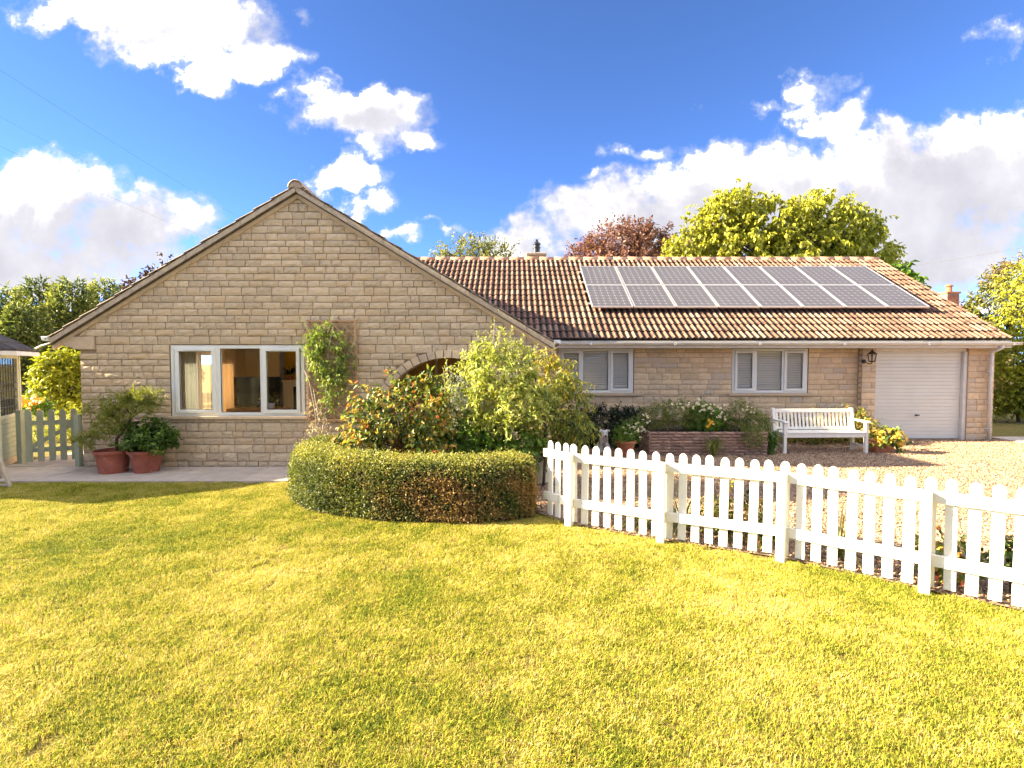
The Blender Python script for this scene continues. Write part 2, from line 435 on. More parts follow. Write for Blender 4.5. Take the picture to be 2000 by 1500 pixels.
path = sheet('paved_path', [(-10.2, 7.52), (-2.45, 7.52), (-2.45, 8.6), (-7.25, 8.6), (-7.25, 16), (-8.6, 16), (-8.6, 8.9), (-10.2, 8.9)], 0.0, M_['mortar'])
def slab_mesh(wx, wy):
    m = MB().box(0.004, wx - 0.004, 0.004, wy - 0.004, 0.0, 0.022)
    return m.mesh('paving_slab', M_['slab'])
def lay(x0, y0, wx, wy, nx, ny, skip=None):
    me = slab_mesh(wx, wy)
    for j in range(ny):
        off = 0.0
        for i in range(nx):
            x, y = x0 + i * wx - off, y0 + j * wy
            if skip and skip(x, y): continue
            Mx = Matrix.Translation((x, y, 0.002 + random.random() * 0.003)) @ Euler((random.uniform(-.003, .003), random.uniform(-.003, .003), random.uniform(-.004, .004))).to_matrix().to_4x4()
            inst('paving_slab', me, path, Mx)
lay(-10.05, 7.56, 0.75, 0.52, 10, 2)
lay(-8.58, 8.62, 0.66, 0.66, 2, 6)
side_path = sheet('side_path', [(11.2, 11.25), (22, 11.25), (22, 12.15), (11.2, 12.15)], 0.006, M_['mortar'])
me = slab_mesh(0.9, 0.86)
for i in range(9):
    inst('paving_slab', me, side_path, Matrix.Translation((11.22 + i * 0.9, 11.27, 0.008)))

# ================================================================ HOUSE
house = thing('bungalow', 'honey stone bungalow with wide front gable, tiled roof and integral garage', 'house', (-3.5, YG, 0))
AX, AZ = -3.525, 4.65                    # gable apex (roof top)
SL = 0.604                               # roof slope
def roof_z(x): return AZ - SL * abs(x - AX)

def wall_panel(name, outer, holes, y0, thick, mat, parent):
    polys = [[Vector((p[0], p[1], 0)) for p in outer]] + [[Vector((p[0], p[1], 0)) for p in h] for h in holes]
    flat = [p for q in polys for p in q]
    tris = tessellate_polygon(polys)
    m = MB()
    n = len(flat)
    vs = [(p.x, y0, p.y) for p in flat] + [(p.x, y0 + thick, p.y) for p in flat]
    fs = [tuple(t) for t in tris] + [tuple(i + n for i in t[::-1]) for t in tris]
    o = 0
    for q in polys:
        k = len(q)
        for i in range(k):
            j = (i + 1) % k
            fs.append((o + i, o + j, o + j + n, o + i + n))
        o += k
    m.add(vs, fs)
    return m.build(name, mat, parent)

# ---- openings
W1 = (-5.71, -3.455, 0.865, 2.068)       # gable window x0,x1,z0,z1
ARC_X, ARC_R, ARC_Z = -1.066, 1.20, 0.646
ARC_H = 1.04                             # half width
ARC_S = ARC_Z + math.sqrt(ARC_R ** 2 - ARC_H ** 2)
arch_poly = [(ARC_X - ARC_H, 0.0), (ARC_X - ARC_H, ARC_S)]
a0 = math.acos(ARC_H / ARC_R)
for k in range(1, 16):
    t = math.pi - a0 - (math.pi - 2 * a0) * k / 16
    arch_poly.append((ARC_X + ARC_R * math.cos(t), ARC_Z + ARC_R * math.sin(t)))
arch_poly += [(ARC_X + ARC_H, ARC_S), (ARC_X + ARC_H, 0.0)]
wall_top = 0.17                          # vertical depth of roof build-up over the wall
outer = [(XL, -0.05)] + [(ARC_X - ARC_H, -0.05)] + arch_poly[1:-1] + [(ARC_X + ARC_H, -0.05), (XR, -0.05), (XR, roof_z(XR) - wall_top), (AX, AZ - wall_top), (XL, roof_z(XL) - wall_top)]
win_hole = [(W1[0], W1[2]), (W1[1], W1[2]), (W1[1], W1[3]), (W1[0], W1[3])]
gable = wall_panel('gable_wall', outer, [win_hole], YG + 0.018, 0.28, M_['mortar'], house)
tag(gable, 'broad gable wall of coursed buff stone')

# ---- stones
def stone_variant(seed):
    r = random.Random(seed)
    nx, nz = 5, 4
    vs = []
    for j in range(nz):
        for i in range(nx):
            x, z = -0.5 + i / (nx - 1), -0.5 + j / (nz - 1)
            edge = i in (0, nx - 1) or j in (0, nz - 1)
            if edge:
                vs.append((x + r.uniform(-.012, .012), 0.26 + r.uniform(-.1, .1), z + r.uniform(-.035, .035)))
            else:
                vs.append((x + r.uniform(-.05, .05), r.uniform(-0.16, 0.10), z + r.uniform(-.08, .08)))
    fs = []
    for j in range(nz - 1):
        for i in range(nx - 1):
            a = j * nx + i
            fs.append((a, a + 1, a + nx + 1, a + nx))
    ring = [i for i in range(nx)] + [nx - 1 + nx * j for j in range(1, nz)] + [(nz - 1) * nx + i for i in range(nx - 2, -1, -1)] + [nx * j for j in range(nz - 2, 0, -1)]
    b0 = len(vs)
    for i in ring: vs.append((vs[i][0], 1.0, vs[i][2]))
    k = len(ring)
    for i in range(k):
        j = (i + 1) % k
        fs.append((ring[j], ring[i], b0 + i, b0 + j))
    return vs, fs
STV = [stone_variant(100 + i) for i in range(10)]
def stone_mesh_set(mat):
    out = []
    for i, (v, f) in enumerate(STV):
        out.append(MB().add(v, f).mesh('stone', mat))
    return out
STM = stone_mesh_set(M_['stone']); STMM = stone_mesh_set(M_['stone_main'])
def courses(z0, z1, hs, seed):
    r = random.Random(seed)
    z = z0
    out = []
    while z < z1 - 0.03:
        h = r.choice(hs)
        out.append((z, min(z + h, z1)))
        z += h
    return out
def subtract(iv, holes):
    for (a, b) in holes:
        new = []
        for (c, d) in iv:
            if b <= c or a >= d: new.append((c, d)); continue
            if a > c: new.append((c, a))
            if b < d: new.append((b, d))
        iv = new
    return iv
def split_len(a, b, r, lo, hi):
    out = []
    x = a
    while x < b - 1e-4:
        L = r.uniform(lo, hi)
        if b - x - L < lo * 0.7: L = b - x
        out.append((x, min(x + L, b)))
        x += L
    return out
def lay_stones(parent, cs, span, holes, y, mats, seed, n_obj, seen, lo=0.14, hi=0.35, jt=0.006):
    """span(z)->(x0,x1); holes(z0,z1)->[(a,b)]; seen(xm,zm)->weight for the pieces kept singly"""
    r = random.Random(seed)
    pcs, cut = [], []
    for (z0, z1) in cs:
        b0, b1 = span(z0), span(z1)
        x0, x1 = max(b0[0], b1[0]), min(b0[1], b1[1])
        if x1 - x0 < 0.05:
            continue
        iv = subtract([(x0, x1)], holes(z0, z1))
        for (a, b) in iv:
            for (p, q) in split_len(a, b, r, lo, hi):
                pcs.append((p + jt, q - jt, z0 + jt, z1 - jt))
        if abs(b0[0] - b1[0]) > 0.02: cut.append((min(b0[0], b1[0]) + jt, x0 - jt, z0 + jt, z1 - jt, -1))
        if abs(b0[1] - b1[1]) > 0.02: cut.append((x1 + jt, max(b0[1], b1[1]) - jt, z0 + jt, z1 - jt, 1))
    pcs.sort(key=lambda s: -(s[1] - s[0]) * (s[3] - s[2]) * seen((s[0] + s[1]) / 2, (s[2] + s[3]) / 2))
    rest = MB()
    for i, (p, q, z0, z1) in enumerate(pcs):
        d = 0.034
        T = Matrix.Translation(((p + q) / 2, y + r.uniform(-.009, .003), (z0 + z1) / 2)) @ Matrix.Diagonal((q - p, d, z1 - z0, 1))
        k = r.randrange(len(STV))
        if i < n_obj:
            inst('stone', mats[k], parent, T)
        else:
            rest.add([T @ Vector(v) for v in STV[k][0]], STV[k][1])
    for (p, q, z0, z1, sgn) in cut:      # stones cut to the roof slope
        if q - p < 0.03: continue
        poly = [(p, z0), (q, z0), (q, z1)] if sgn < 0 else [(p, z0), (q, z0), (p, z1)]
        rest.prism(poly, y + 0.004, y + 0.03)
    if rest.v:
        o = rest.build('stone', mats[0].materials[0], parent)
        o['kind'] = 'stuff'
def gspan(z):
    lim = (AZ - wall_top - z) / SL
    return (max(XL, AX - lim), min(XR, AX + lim))
def gholes(z0, z1):
    h = []
    if z1 > W1[2] - 0.005 and z0 < W1[3] - 0.01: h.append((W1[0], W1[1]))
    if z0 < ARC_S: h.append((ARC_X - ARC_H, ARC_X + ARC_H))
    else:
        rr = ARC_R + 0.135
        dz = (z0 + z1) / 2 - ARC_Z
        if dz < rr:
            q = math.sqrt(rr * rr - dz * dz)
            h.append((ARC_X - q, ARC_X + q))
    if z1 > 1.97 and z0 < 2.17: h.append((XL - 1, -6.93))   # kneeler
    return h
HS = [0.105, 0.112, 0.115, 0.118, 0.14, 0.11]
cs1 = courses(0.0, W1[2] - 0.045, HS, 3)
cs1[-1] = (cs1[-1][0], W1[2] - 0.045)
cs2 = courses(W1[2] - 0.045, W1[3], HS, 4); cs2[-1] = (cs2[-1][0], W1[3])
cs3 = courses(W1[3], AZ - wall_top - 0.04, HS, 5)
def gseen(x, z):
    return 0.05 if (x > -2.7 and z < 1.75) or (x < -5.5 and z < 0.8) else 1.0
lay_stones(gable, cs1 + cs2 + cs3, gspan, gholes, YG - 0.002, STM, 11, 300, gseen)
# arch ring
nv = 19
for k in range(nv):
    t0 = a0 + (math.pi - 2 * a0) * k / nv + 0.006
    t1 = a0 + (math.pi - 2 * a0) * (k + 1) / nv - 0.006
    r0, r1 = ARC_R, ARC_R + 0.125
    poly = [(ARC_X + r0 * math.cos(t0), ARC_Z + r0 * math.sin(t0)), (ARC_X + r1 * math.cos(t0), ARC_Z + r1 * math.sin(t0)),
            (ARC_X + r1 * math.cos(t1), ARC_Z + r1 * math.sin(t1)), (ARC_X + r0 * math.cos(t1), ARC_Z + r0 * math.sin(t1))]
    MB().prism(poly, YG - 0.020 - random.random() * .005, YG + 0.2).build('arch_stone', M_['stone'], gable, bevel=0.006)
# kneeler at the left eave
kp = [(-7.60, 2.12), (-7.56, 2.19), (-7.52, roof_z(-7.52) - wall_top + .01), (-6.945, 2.20), (-6.945, 1.985), (-7.22, 1.985)]
kp = [(-7.62, 2.10), (-7.60, 2.19), (-6.945, 2.205), (-6.945, 1.985), (-7.22, 1.985)]
MB().prism(kp, YG - 0.02, YG + 0.16).build('kneeler_stone', M_['kneeler'], gable, bevel=0.008)
# wing side walls and back (never seen close)
MB().box(XL, XL + 0.25, YG + 0.295, 10.75, 0, 2.18).box(XL, XL + 0.25, 12.72, 20.0, 0, 2.18).box(XL, XL + 0.25, 10.75, 12.72, 2.02, 2.18).build('side_wall', M_['stone'], house)
MB().box(XR - 0.26, XR, YG + 0.295, YM + 0.01, 0, 2.05).build('side_wall', M_['stone'], house)
MB().box(XL + 0.26, 10.9, 20.0, 20.25, 0, 2.1).build('rear_wall', M_['stone'], house)

# ---- tiles: double roman profile
TW, TL, TG = 0.286, 0.42, 0.337
def tile_mesh(mat, w_=TW, L=TL):
    prof = []
    for half in range(2):
        x0 = half * 0.5
        for (u, h) in ((0.0, 0.010), (0.10, 0.000), (0.24, -0.002), (0.32, 0.010), (0.38, 0.026), (0.43, 0.030), (0.475, 0.020)):
            prof.append((x0 + u, h))
    prof.append((1.0, 0.010))
    n = len(prof)
    vs, fs = [], []
    for (u, h) in prof: vs.append((u * w_, 0, h + 0.026))         # front top edge (down-slope end)
    for (u, h) in prof: vs.append((u * w_, L, h - 0.004))         # back
    for (u, h) in prof: vs.append((u * w_, 0.0, h - 0.006))       # front lower lip
    for i in range(n - 1):
        fs.append((i, i + 1, n + i + 1, n + i))
        fs.append((2 * n + i, 2 * n + i + 1, i + 1, i))
    return vs, fs
TV, TF = tile_mesh(None)
def add_moss_lip_shade(me):
    at = me.attributes.new('moss_lip_shade', 'FLOAT', 'POINT')
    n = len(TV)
    base = [max(0.0, min(1.0, (0.012 - v[2] + (0.026 if i < n // 3 else -0.004)) / 0.012)) if i < 2 * n // 3 else 2.0 for i, v in enumerate(TV)]  # lower lip darkest: shadow under the tile nose put into the colour
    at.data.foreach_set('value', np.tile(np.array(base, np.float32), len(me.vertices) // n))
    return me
tile_me = add_moss_lip_shade(MB().add(TV, TF).mesh('tile', M_['tile']))
def slope_frame(o, along, up):
    """matrix with x=along eave, y=up the slope, z=outward"""
    a, u = Vector(along).normalized(), Vector(up).normalized()
    n = a.cross(u)
    return Matrix(((a.x, u.x, n.x, o[0]), (a.y, u.y, n.y, o[1]), (a.z, u.z, n.z, o[2]), (0, 0, 0, 1)))
EY, EZ = 11.46, 2.285                    # main eave (tile tip)
RY, RZ = 15.80, 4.90                     # main ridge
MS = (RZ - EZ) / (RY - EY)
XE = 11.05
def main_z(y): return EZ + MS * (y - EY)
sl_len = math.hypot(RY - EY, RZ - EZ)
deck = MB()
deck.add([(-3.6, EY + .06, main_z(EY + .06) - .05), (XE - .03, EY + .06, main_z(EY + .06) - .05), (XE - .03, RY, RZ - .05), (-3.6, RY, RZ - .05),
          (XE - .03, 2 * RY - EY, EZ), (-3.6, 2 * RY - EY, EZ)], [(0, 1, 2, 3), (3, 2, 4, 5)])
mroof = deck.build('main_roof', M_['tile_old'], house)
tag(mroof, 'red clay tiled roof slope over the long wing')
cosm, sinm = (RY - EY) / sl_len, (RZ - EZ) / sl_len
tiles = []
ncol = int((XE + 3.8) / TW) + 1
nrow = 15
PAN = (1.155 * 0, 0)
for j in range(nrow):
    for i in range(ncol):
        x = XE - (i + 1) * TW
        s = j * TG
        y, z = EY + s * cosm, EZ + s * sinm
        gz = roof_z(x + TW)              # under the gable wing: no tile
        if x < -3.4 or z < gz - 0.12: continue
        tiles.append((j, x, y, z))
def tile_rank(t):
    j, x, y, z = t
    hid = 0.05 if (2.0 < x < 9.7 and 3.6 <= j <= 11) else 1.0
    # behind the gable from the camera?
    s = YG / y
    xg, zg = x * s, CAMH + (z - CAMH) * s
    if XL < xg < XR and zg < roof_z(xg): hid = 0.01
    return -hid / y ** 2
tiles.sort(key=tile_rank)
rest = MB()
rr = random.Random(5)
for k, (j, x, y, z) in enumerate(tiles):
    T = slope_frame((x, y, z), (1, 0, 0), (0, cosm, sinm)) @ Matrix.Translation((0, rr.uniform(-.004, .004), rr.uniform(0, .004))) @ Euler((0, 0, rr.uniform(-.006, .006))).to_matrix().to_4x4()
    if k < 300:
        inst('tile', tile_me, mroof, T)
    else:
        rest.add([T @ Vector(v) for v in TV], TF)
add_moss_lip_shade(rest.build('tile', M_['tile'], mroof, kind='stuff').data)
# main ridge tiles
def half_round(r0, L, n=8):
    vs, fs = [], []
    for q in (0, L):
        for rad in (r0, r0 - 0.016):
            for k in range(n + 1):
                t = math.pi * (0.02 + 0.96 * k / n)
                vs.append((q, rad * math.cos(t), rad * math.sin(t)))
    m = n + 1
    for k in range(n):
        fs.append((k + 1, k, 2 * m + k, 2 * m + k + 1))
        fs.append((k, k + 1, m + k + 1, m + k))
        fs.append((2 * m + k + 1, 2 * m + k, 3 * m + k, 3 * m + k + 1))
    return MB().add(vs, fs)
M_['ridge'] = pmat('ridge_tile', (0.43, 0.235, 0.14), (0.36, 0.20, 0.125), 8, 0.9, 0.004, 60, vary=0.3, c3=(0.42, 0.36, 0.26), s3=9, lim3=(0.55, 0.68))
rme = half_round(0.125, 0.44).mesh('ridge_tile', M_['ridge'], True)
x = XE
k = 0
while x > -3.4:
    x -= 0.445
    inst('ridge_tile', rme, mroof, Matrix.Translation((x, RY, RZ - 0.055 + rr.uniform(-.004, .004))))
# ---- gable roof: decks, tiles, verges, ridge
VY = YG - 0.085                          # front face of the verge
def gdeck(sgn):
    xe = -7.63 if sgn < 0 else 0.74
    m = MB()
    za = AZ - .035
    y1 = 20.0 if sgn < 0 else 15.8
    pts = [(AX, VY + .05, za), (xe, VY + .05, roof_z(xe) - .035), (xe, y1 if sgn < 0 else EY + .3, roof_z(xe) - .035), (AX, y1, za)]
    if sgn > 0: pts = [(AX, VY + .05, za), (xe, VY + .05, roof_z(xe) - .035), (xe, 11.9, roof_z(xe) - .035), (AX, 15.6, za)]
    m.add(pts, [(0, 1, 2, 3)])
    return m.build('gable_roof', M_['tile_old'], house)
gl, gr = gdeck(-1), gdeck(1)
tme_old = MB().add(TV, TF).mesh('verge_tile', M_['tile_old'])
cg, sg = 1 / math.hypot(1, SL), SL / math.hypot(1, SL)
for sgn, deckobj, xe in ((-1, gl, -7.66), (1, gr, 0.76)):
    run = abs(xe - AX) / cg
    rows = int(run / TG)
    rst = MB()
    for j in range(rows + 1):
        s = j * TG
        if s > run - 0.1: break
        x = xe - sgn * s * cg
        z = roof_z(xe) + s * sg
        nco = 26 if sgn < 0 else 24
        for i in range(nco):
            y = VY - 0.015 + i * TW
            if sgn > 0:
                T = slope_frame((x, y, z - 0.02), (0, 1, 0), (-cg, 0, sg))
                if main_z(y) > z + .1: continue
            else:
                T = slope_frame((x, y + TW, z - 0.02), (0, -1, 0), (cg, 0, sg))
            T = T @ Matrix.Translation((0, rr.uniform(-.006, .006), rr.uniform(-.003, .006))) @ Matrix.Diagonal((1, min(1.0, (run - s - .02) / TL), 1, 1))
            if i == 0: inst('verge_tile', tme_old, deckobj, T)
            else: rst.add([T @ Vector(v) for v in TV], TF)
    rst.build('tile', M_['tile_old'], deckobj, kind='stuff')
    # bedding mortar between undercloak and tiles, in hand-pointed lengths; fibre undercloak and soffit strip below
    L = abs(xe - AX) - 0.05
    nseg = 9
    for q in range(nseg):
        xa, xb = xe - sgn * (0.05 + L * q / nseg), xe - sgn * (0.05 + L * (q + 1) / nseg - 0.004)
        za, zb = roof_z(xa), roof_z(xb)
        h0, h1 = -0.012, -0.105
        MB().prism([(xa, za + h0), (xb, zb + h0), (xb, zb + h1), (xa, za + h1)], VY + rr.uniform(-.002, .004), VY + 0.1).build('verge_mortar', M_['verge'], deckobj, bevel=0.006)
    xa, xb = xe - sgn * 0.03, AX + sgn * .0
    MB().prism([(xa, roof_z(xa) - .107), (xb, roof_z(xb) - .107), (xb, roof_z(xb) - .114), (xa, roof_z(xa) - .114)], VY - .006, YG + .05).build('undercloak', M_['bark'], deckobj)
    MB().prism([(xa, roof_z(xa) - .121), (xb, roof_z(xb) - .121), (xb, roof_z(xb) - .185), (xa, roof_z(xa) - .185)], YG - .028, YG + .05).build('verge_trim', M_['kneeler'], deckobj)
M_['ridge_buff'] = pmat('buff_ridge_tile', (0.46, 0.35, 0.25), (0.38, 0.28, 0.20), 8, 0.9, 0.004, 60, vary=0.3, c3=(0.15, 0.12, 0.095), s3=12, lim3=(0.58, 0.68))
rme2 = half_round(0.13, 0.44).mesh('ridge_tile', M_['ridge_buff'], True)
for k in range(17):
    T = Matrix.Translation((AX, VY - .01 + k * 0.445, AZ - 0.045 + (0.01 if k == 0 else 0))) @ Matrix.Rotation(R(90), 4, 'Z')
    inst('ridge_tile', rme2, gl, T)
MB().prism([(AX + 0.11 * math.cos(t), AZ - 0.045 + 0.11 * math.sin(t)) for t in [math.pi * q / 10 for q in range(11)]], VY, VY + .1).build('ridge_end_mortar', M_['ridge_buff'], gl)
# ---- gutters, fascia, soffit, downpipes
def gutter_mesh(L, r0=0.056):
    n = 8
    prof = [(-r0 - .006, 0.004)] + [(-r0 * math.cos(math.pi * k / n), -r0 * math.sin(math.pi * k / n) * 1.05) for k in range(n + 1)] + [(r0, 0.004)]
    prof2 = [(p[0] * .9, p[1] * .9 + .004) for p in prof][::-1]
    return MB().prism(prof + prof2, 0, L, 'x')
gx0, gx1 = 0.80, 11.22
gut = gutter_mesh(gx1 - gx0).build('gutter', M_['upvc_warm'], house, M=Matrix.Translation((gx0, EY - .02, EZ - .075)))
for k in range(6):
    xx = gx0 + 0.9 + k * 1.86
    MB().box(xx, xx + .06, EY - .082, EY + .042, EZ - .137, EZ - .066).build('gutter_bracket', M_['upvc_warm'], gut, bevel=.01)
box('gutter_stop_end', M_['upvc_warm'], gut, gx0 - .03, gx0 + .02, EY - .084, EY + .044, EZ - .14, EZ - .068, .012)
box('fascia', M_['upvc_warm'], house, 0.72, 11.08, EY + .045, EY + .07, EZ - .19, EZ - .03)
box('soffit', M_['upvc_warm'], house, 0.70, 11.08, EY + .07, YA + .02, EZ - .188, EZ - .176)
gut2 = MB().prism([(-7.76, 2.20), (-7.74, 2.13), (-7.66, 2.12), (-7.63, 2.20)], YG - .09, 20).build('gutter', M_['upvc'], house, bevel=.01)
MB().box(.69, .80, YG - .085, YG - .07, 2.08, 2.14).box(.70, .80, YG - .07, EY + .25, 2.07, 2.13).build('gutter', M_['upvc'], house, bevel=.006)
ptA, ptB = P(64, 684, 9.3), P(109, 668, 8.75)
MB().tube([ptA, ptA * .6 + ptB * .4 + Vector((0, 0, .02)), ptB], .022, 8).build('overflow_pipe', M_['sage'], house, smooth=True)
# right downpipe with swan neck
d0, d1, d2 = P(1957, 676, EY), P(1933, 692, YA - .06), P(1926, 862, YA - .06)
d1.x = d2.x = 10.86
d1.y = d2.y = YA - .06
d2.z = 0.01
dp = MB().tube([d0 + Vector((0, -.02, .05)), d0 + Vector((0, -.01, -.04)), d1 + Vector((0, 0, .05)), d1 + Vector((0, 0, -.04)), d2], .034, 10).build('downpipe', M_['upvc_warm'], house, smooth=True)
for zz in (.25, 1.55):
    MB().box(10.80, 10.92, YA - .075, YA - .005, zz, zz + .035).build('pipe_clip', M_['upvc_warm'], dp, bevel=.006)

# ---- windows
def casement(name, x0, x1, z0, z1, y, label, cuts, blind=False, glass='glass', vents=(0, 2)):
    """frame at depth y; cuts = list of (xa, xb, sash?)"""
    wroot = MB()
    f = 0.06
    wroot.box(x0, x1, y, y + .07, z0, z0 + f).box(x0, x1, y, y + .07, z1 - f, z1).box(x0, x0 + f, y, y + .07, z0 + f, z1 - f).box(x1 - f, x1, y, y + .07, z0 + f, z1 - f)
    for (xa, xb, s), (xc, xd, s2) in zip(cuts[:-1], cuts[1:]):
        wroot.box(xb, xc, y, y + .07, z0 + f, z1 - f)
    wo = wroot.build('window', M_['sash'], house, bevel=.006)
    tag(wo, label)
    for i, (xa, xb, s) in enumerate(cuts):
        za, zb = z0 + f, z1 - f
        if s:
            b = .058
            m = MB()
            xa2, xb2, za2, zb2 = xa - .012, xb + .012, za - .012, zb + .012
            m.box(xa2, xb2, y - .022, y + .05, za2, za2 + b).box(xa2, xb2, y - .022, y + .05, zb2 - b, zb2).box(xa2, xa2 + b, y - .022, y + .05, za2 + b, zb2 - b).box(xb2 - b, xb2, y - .022, y + .05, za2 + b, zb2 - b)
            m.build('sash', M_['sash'], wo, bevel=.006)
            ga, gb, gc, gd = xa2 + b, xb2 - b, za2 + b, zb2 - b
        else:
            ga, gb, gc, gd = xa, xb, za, zb
        MB().box(ga - .004, gb + .004, y + .02, y + .026, gc - .004, gd + .004).build('pane', M_[glass], wo)
        g = .008                          # black glazing gasket
        MB().box(ga, gb, y + .012, y + .019, gc, gc + g).box(ga, gb, y + .012, y + .019, gd - g, gd).box(ga, ga + g, y + .012, y + .019, gc + g, gd - g).box(gb - g, gb, y + .012, y + .019, gc + g, gd - g).build('gasket', M_['dark'], wo)
        if i in vents:
            xm = (xa + xb) / 2
            zz = z1 - .036
            MB().box(xm - .2 * (xb - xa) * 1.3, xm + .2 * (xb - xa) * 1.3, y - .034, y - .02, zz - .05, zz - .036).build('trickle_vent', M_['upvc'], wo, bevel=.003)
    return wo
x0, x1, z0, z1 = W1
w1 = casement('window', x0 + .012, x1 - .012, z0 + .008, z1 - .008, YG + .02,
              'three-light casement window in the gable, television seen inside', [(x0 + .10, x0 + .745, 1), (x0 + .835, x0 + 1.50, 0), (x0 + 1.56, x1 - .10, 1)])
box('window_sill', M_['kneeler'], w1, x0 - .045, x1 + .035, YG - .045, YG + .1, z0 - .042, z0 + .006, .006)

# main wing front wall with two windows
WZ0, WZ1 = 1.063, 2.095
W2 = (1.06, 2.815); W3 = (5.07, 6.84)
holes = [[(a, WZ0), (b, WZ0), (b, WZ1), (a, WZ1)] for a, b in (W2, W3)]
mwall = wall_panel('front_wall', [(XR, -.05), (7.98, -.05), (7.98, 2.12), (XR, 2.12)], holes, YM + .012, .27, M_['mortar_main'], house)
tag(mwall, 'set back wall of warm coursed stone with two windows')
csm = courses(0, WZ0 - .04, [.11, .12, .13, .155], 21); csm[-1] = (csm[-1][0], WZ0 - .04)
csm2 = courses(WZ0 - .04, 2.115, [.11, .12, .13, .155], 22)
def mholes(z0, z1):
    return [(a, b) for a, b in (W2, W3)] if z1 > WZ0 - .005 else []
lay_stones(mwall, csm + csm2, lambda z: (XR, 7.98), mholes, YM - .002, STMM, 31, 150, lambda x, z: 0.1 if z < .7 or x < 2.7 else 1.0, .19, .46)
for (a, b), lab in ((W2, 'white casement window beside the gable with blinds, partly behind shrubs'), (W3, 'white casement window above the bench with blinds')):
    wd = b - a
    wo = casement('window', a + .012, b - .012, WZ0 + .006, WZ1 - .004, YM + .02, lab,
                  [(a + .085, a + .52, 1), (a + .59, a + 1.16, 0), (a + 1.225, b - .085, 1)], glass='glass_main')
    box('window_sill', M_['kneeler'], wo, a - .06, b + .09, YM - .06, YM + .1, WZ0 - .055, WZ0 + .004, .006)
# garage front: two piers, lintel strip, door
G0, G1 = 8.30, 10.30
gwall = box('garage_pier', M_['mortar_main'], house, 7.98, G0, YA + .012, YA + .3, -.05, 2.12)
gwall2 = box('garage_pier', M_['mortar_main'], house, 10.40, 11.0, YA + .012, YA + .3, -.05, 2.12)
csg = courses(0, 2.115, [.11, .12, .13, .15], 41)
lay_stones(gwall, csg, lambda z: (7.985, G0), lambda a, b: [], YA - .002, STMM, 43, 40, lambda x, z: 1.0, .14, .3)
lay_stones(gwall2, csg, lambda z: (10.40, 11.0), lambda a, b: [], YA - .002, STMM, 44, 60, lambda x, z: 1.0, .16, .34)
for (z0, z1) in csg:                      # left return of the pier
    inst('stone', random.choice(STMM), gwall, Matrix.Translation((7.976, YA + .075, (z0 + z1) / 2)) @ Matrix.Rotation(R(-90), 4, 'Z') @ Matrix.Diagonal((.12, .03, z1 - z0 - .012, 1)))
# end wall (faces right) and left return of the garage pier
MB().box(10.75, 11.0, YA + .31, 20.0, 0, 2.1).build('side_wall', M_['stone_main'], house)
MB().prism([(EY + .3, 2.1), (2 * RY - EY - .3, 2.1), (RY, RZ - .14)], 10.75, 11.0, 'x').build('side_gable_wall', M_['stone_main'], house)
gd = MB().box(G0 + .03, 10.32, YA + .11, YA + .13, 0.015, 2.02).build('garage_door', M_['garage'], house)
tag(gd, 'pale grey garage door of narrow horizontal ribs')
nsl = 24
hh = (2.0 - .03) / nsl
sm = MB().prism([(YA + .112, 0), (YA + .100, .004), (YA + .097, hh - .010), (YA + .112, hh - .003)], G0 + .045, 10.30, 'x').mesh('rib', M_['garage'])
for k in range(nsl):
    inst('rib', sm, gd, Matrix.Translation((0, 0, .025 + k * hh)))
fr = MB().box(G0 - .005, 10.40, YA + .06, YA + .15, 2.022, 2.115).box(10.325, 10.405, YA + .03, YA + .15, 0, 2.02).box(G0 - .01, G0 + .04, YA + .06, YA + .15, 0, 2.02)
fr.build('door_frame', M_['upvc_warm'], gd, bevel=.006)
hp = P(1790, 811, YA + .07)
MB().obox(hp, .05, .03, .035).tube([hp + Vector((0, -.02, 0)), hp + Vector((.03, -.045, .005)), hp + Vector((-.05, -.05, .012))], [.014, .013, .009], 8).build('door_handle', M_['black'], gd, smooth=False)
# chimney over the main ridge
ch = P(1047, 503, 16.6)
cb = MB().box(ch.x - .25, ch.x + .25, 16.35, 16.85, 4.2, ch.z + .02).build('chimney', M_['stone'], house)
tag(cb, 'low stone chimney with dark cowl above the ridge')
box('chimney_cap', M_['verge'], cb, ch.x - .32, ch.x + .32, 16.27, 16.93, ch.z + .02, ch.z + .10, .02)
MB().lathe([(.13, 0), (.13, .04), (.10, .06), (.10, .18), (.125, .19), (.125, .22), (.10, .23), (.10, .29), (.13, .30), (.12, .33), (.04, .40), (.03, .43), (.05, .45), (.0, .48)], 14, (ch.x + .02, 16.6, ch.z + .10)).build('chimney_cowl', M_['black'], cb)
# porch behind the arch
pw = MB()
pw.box(-2.75, -2.45, YG + .3, 10.6, 0, 2.1).box(0.05, .38, YG + .3, 10.6, 0, 2.1).box(-2.75, .38, 10.6, 10.75, 0, 2.1).box(-2.75, .38, YG + .3, 10.75, 2.1, 2.2)
M_['porch_wall'] = pmat('porch_plaster', (.66, .52, .32), None, rough=.9)
porch = pw.build('porch', M_['porch_wall'], house)
box('porch_floor', M_['slab'], porch, -2.45, .05, YG + .02, 10.6, -.01, .012)
box('front_door', M_['porch_wood'], porch, -2.4, -1.15, 10.5, 10.58, .01, 2.06)
for xx in (-2.42, -1.98, -1.56, -1.2):
    box('door_post', M_['upvc_warm'] if xx == -1.56 else M_['porch_wood'], porch, xx, xx + .06, 10.44, 10.5, .01, 2.06)
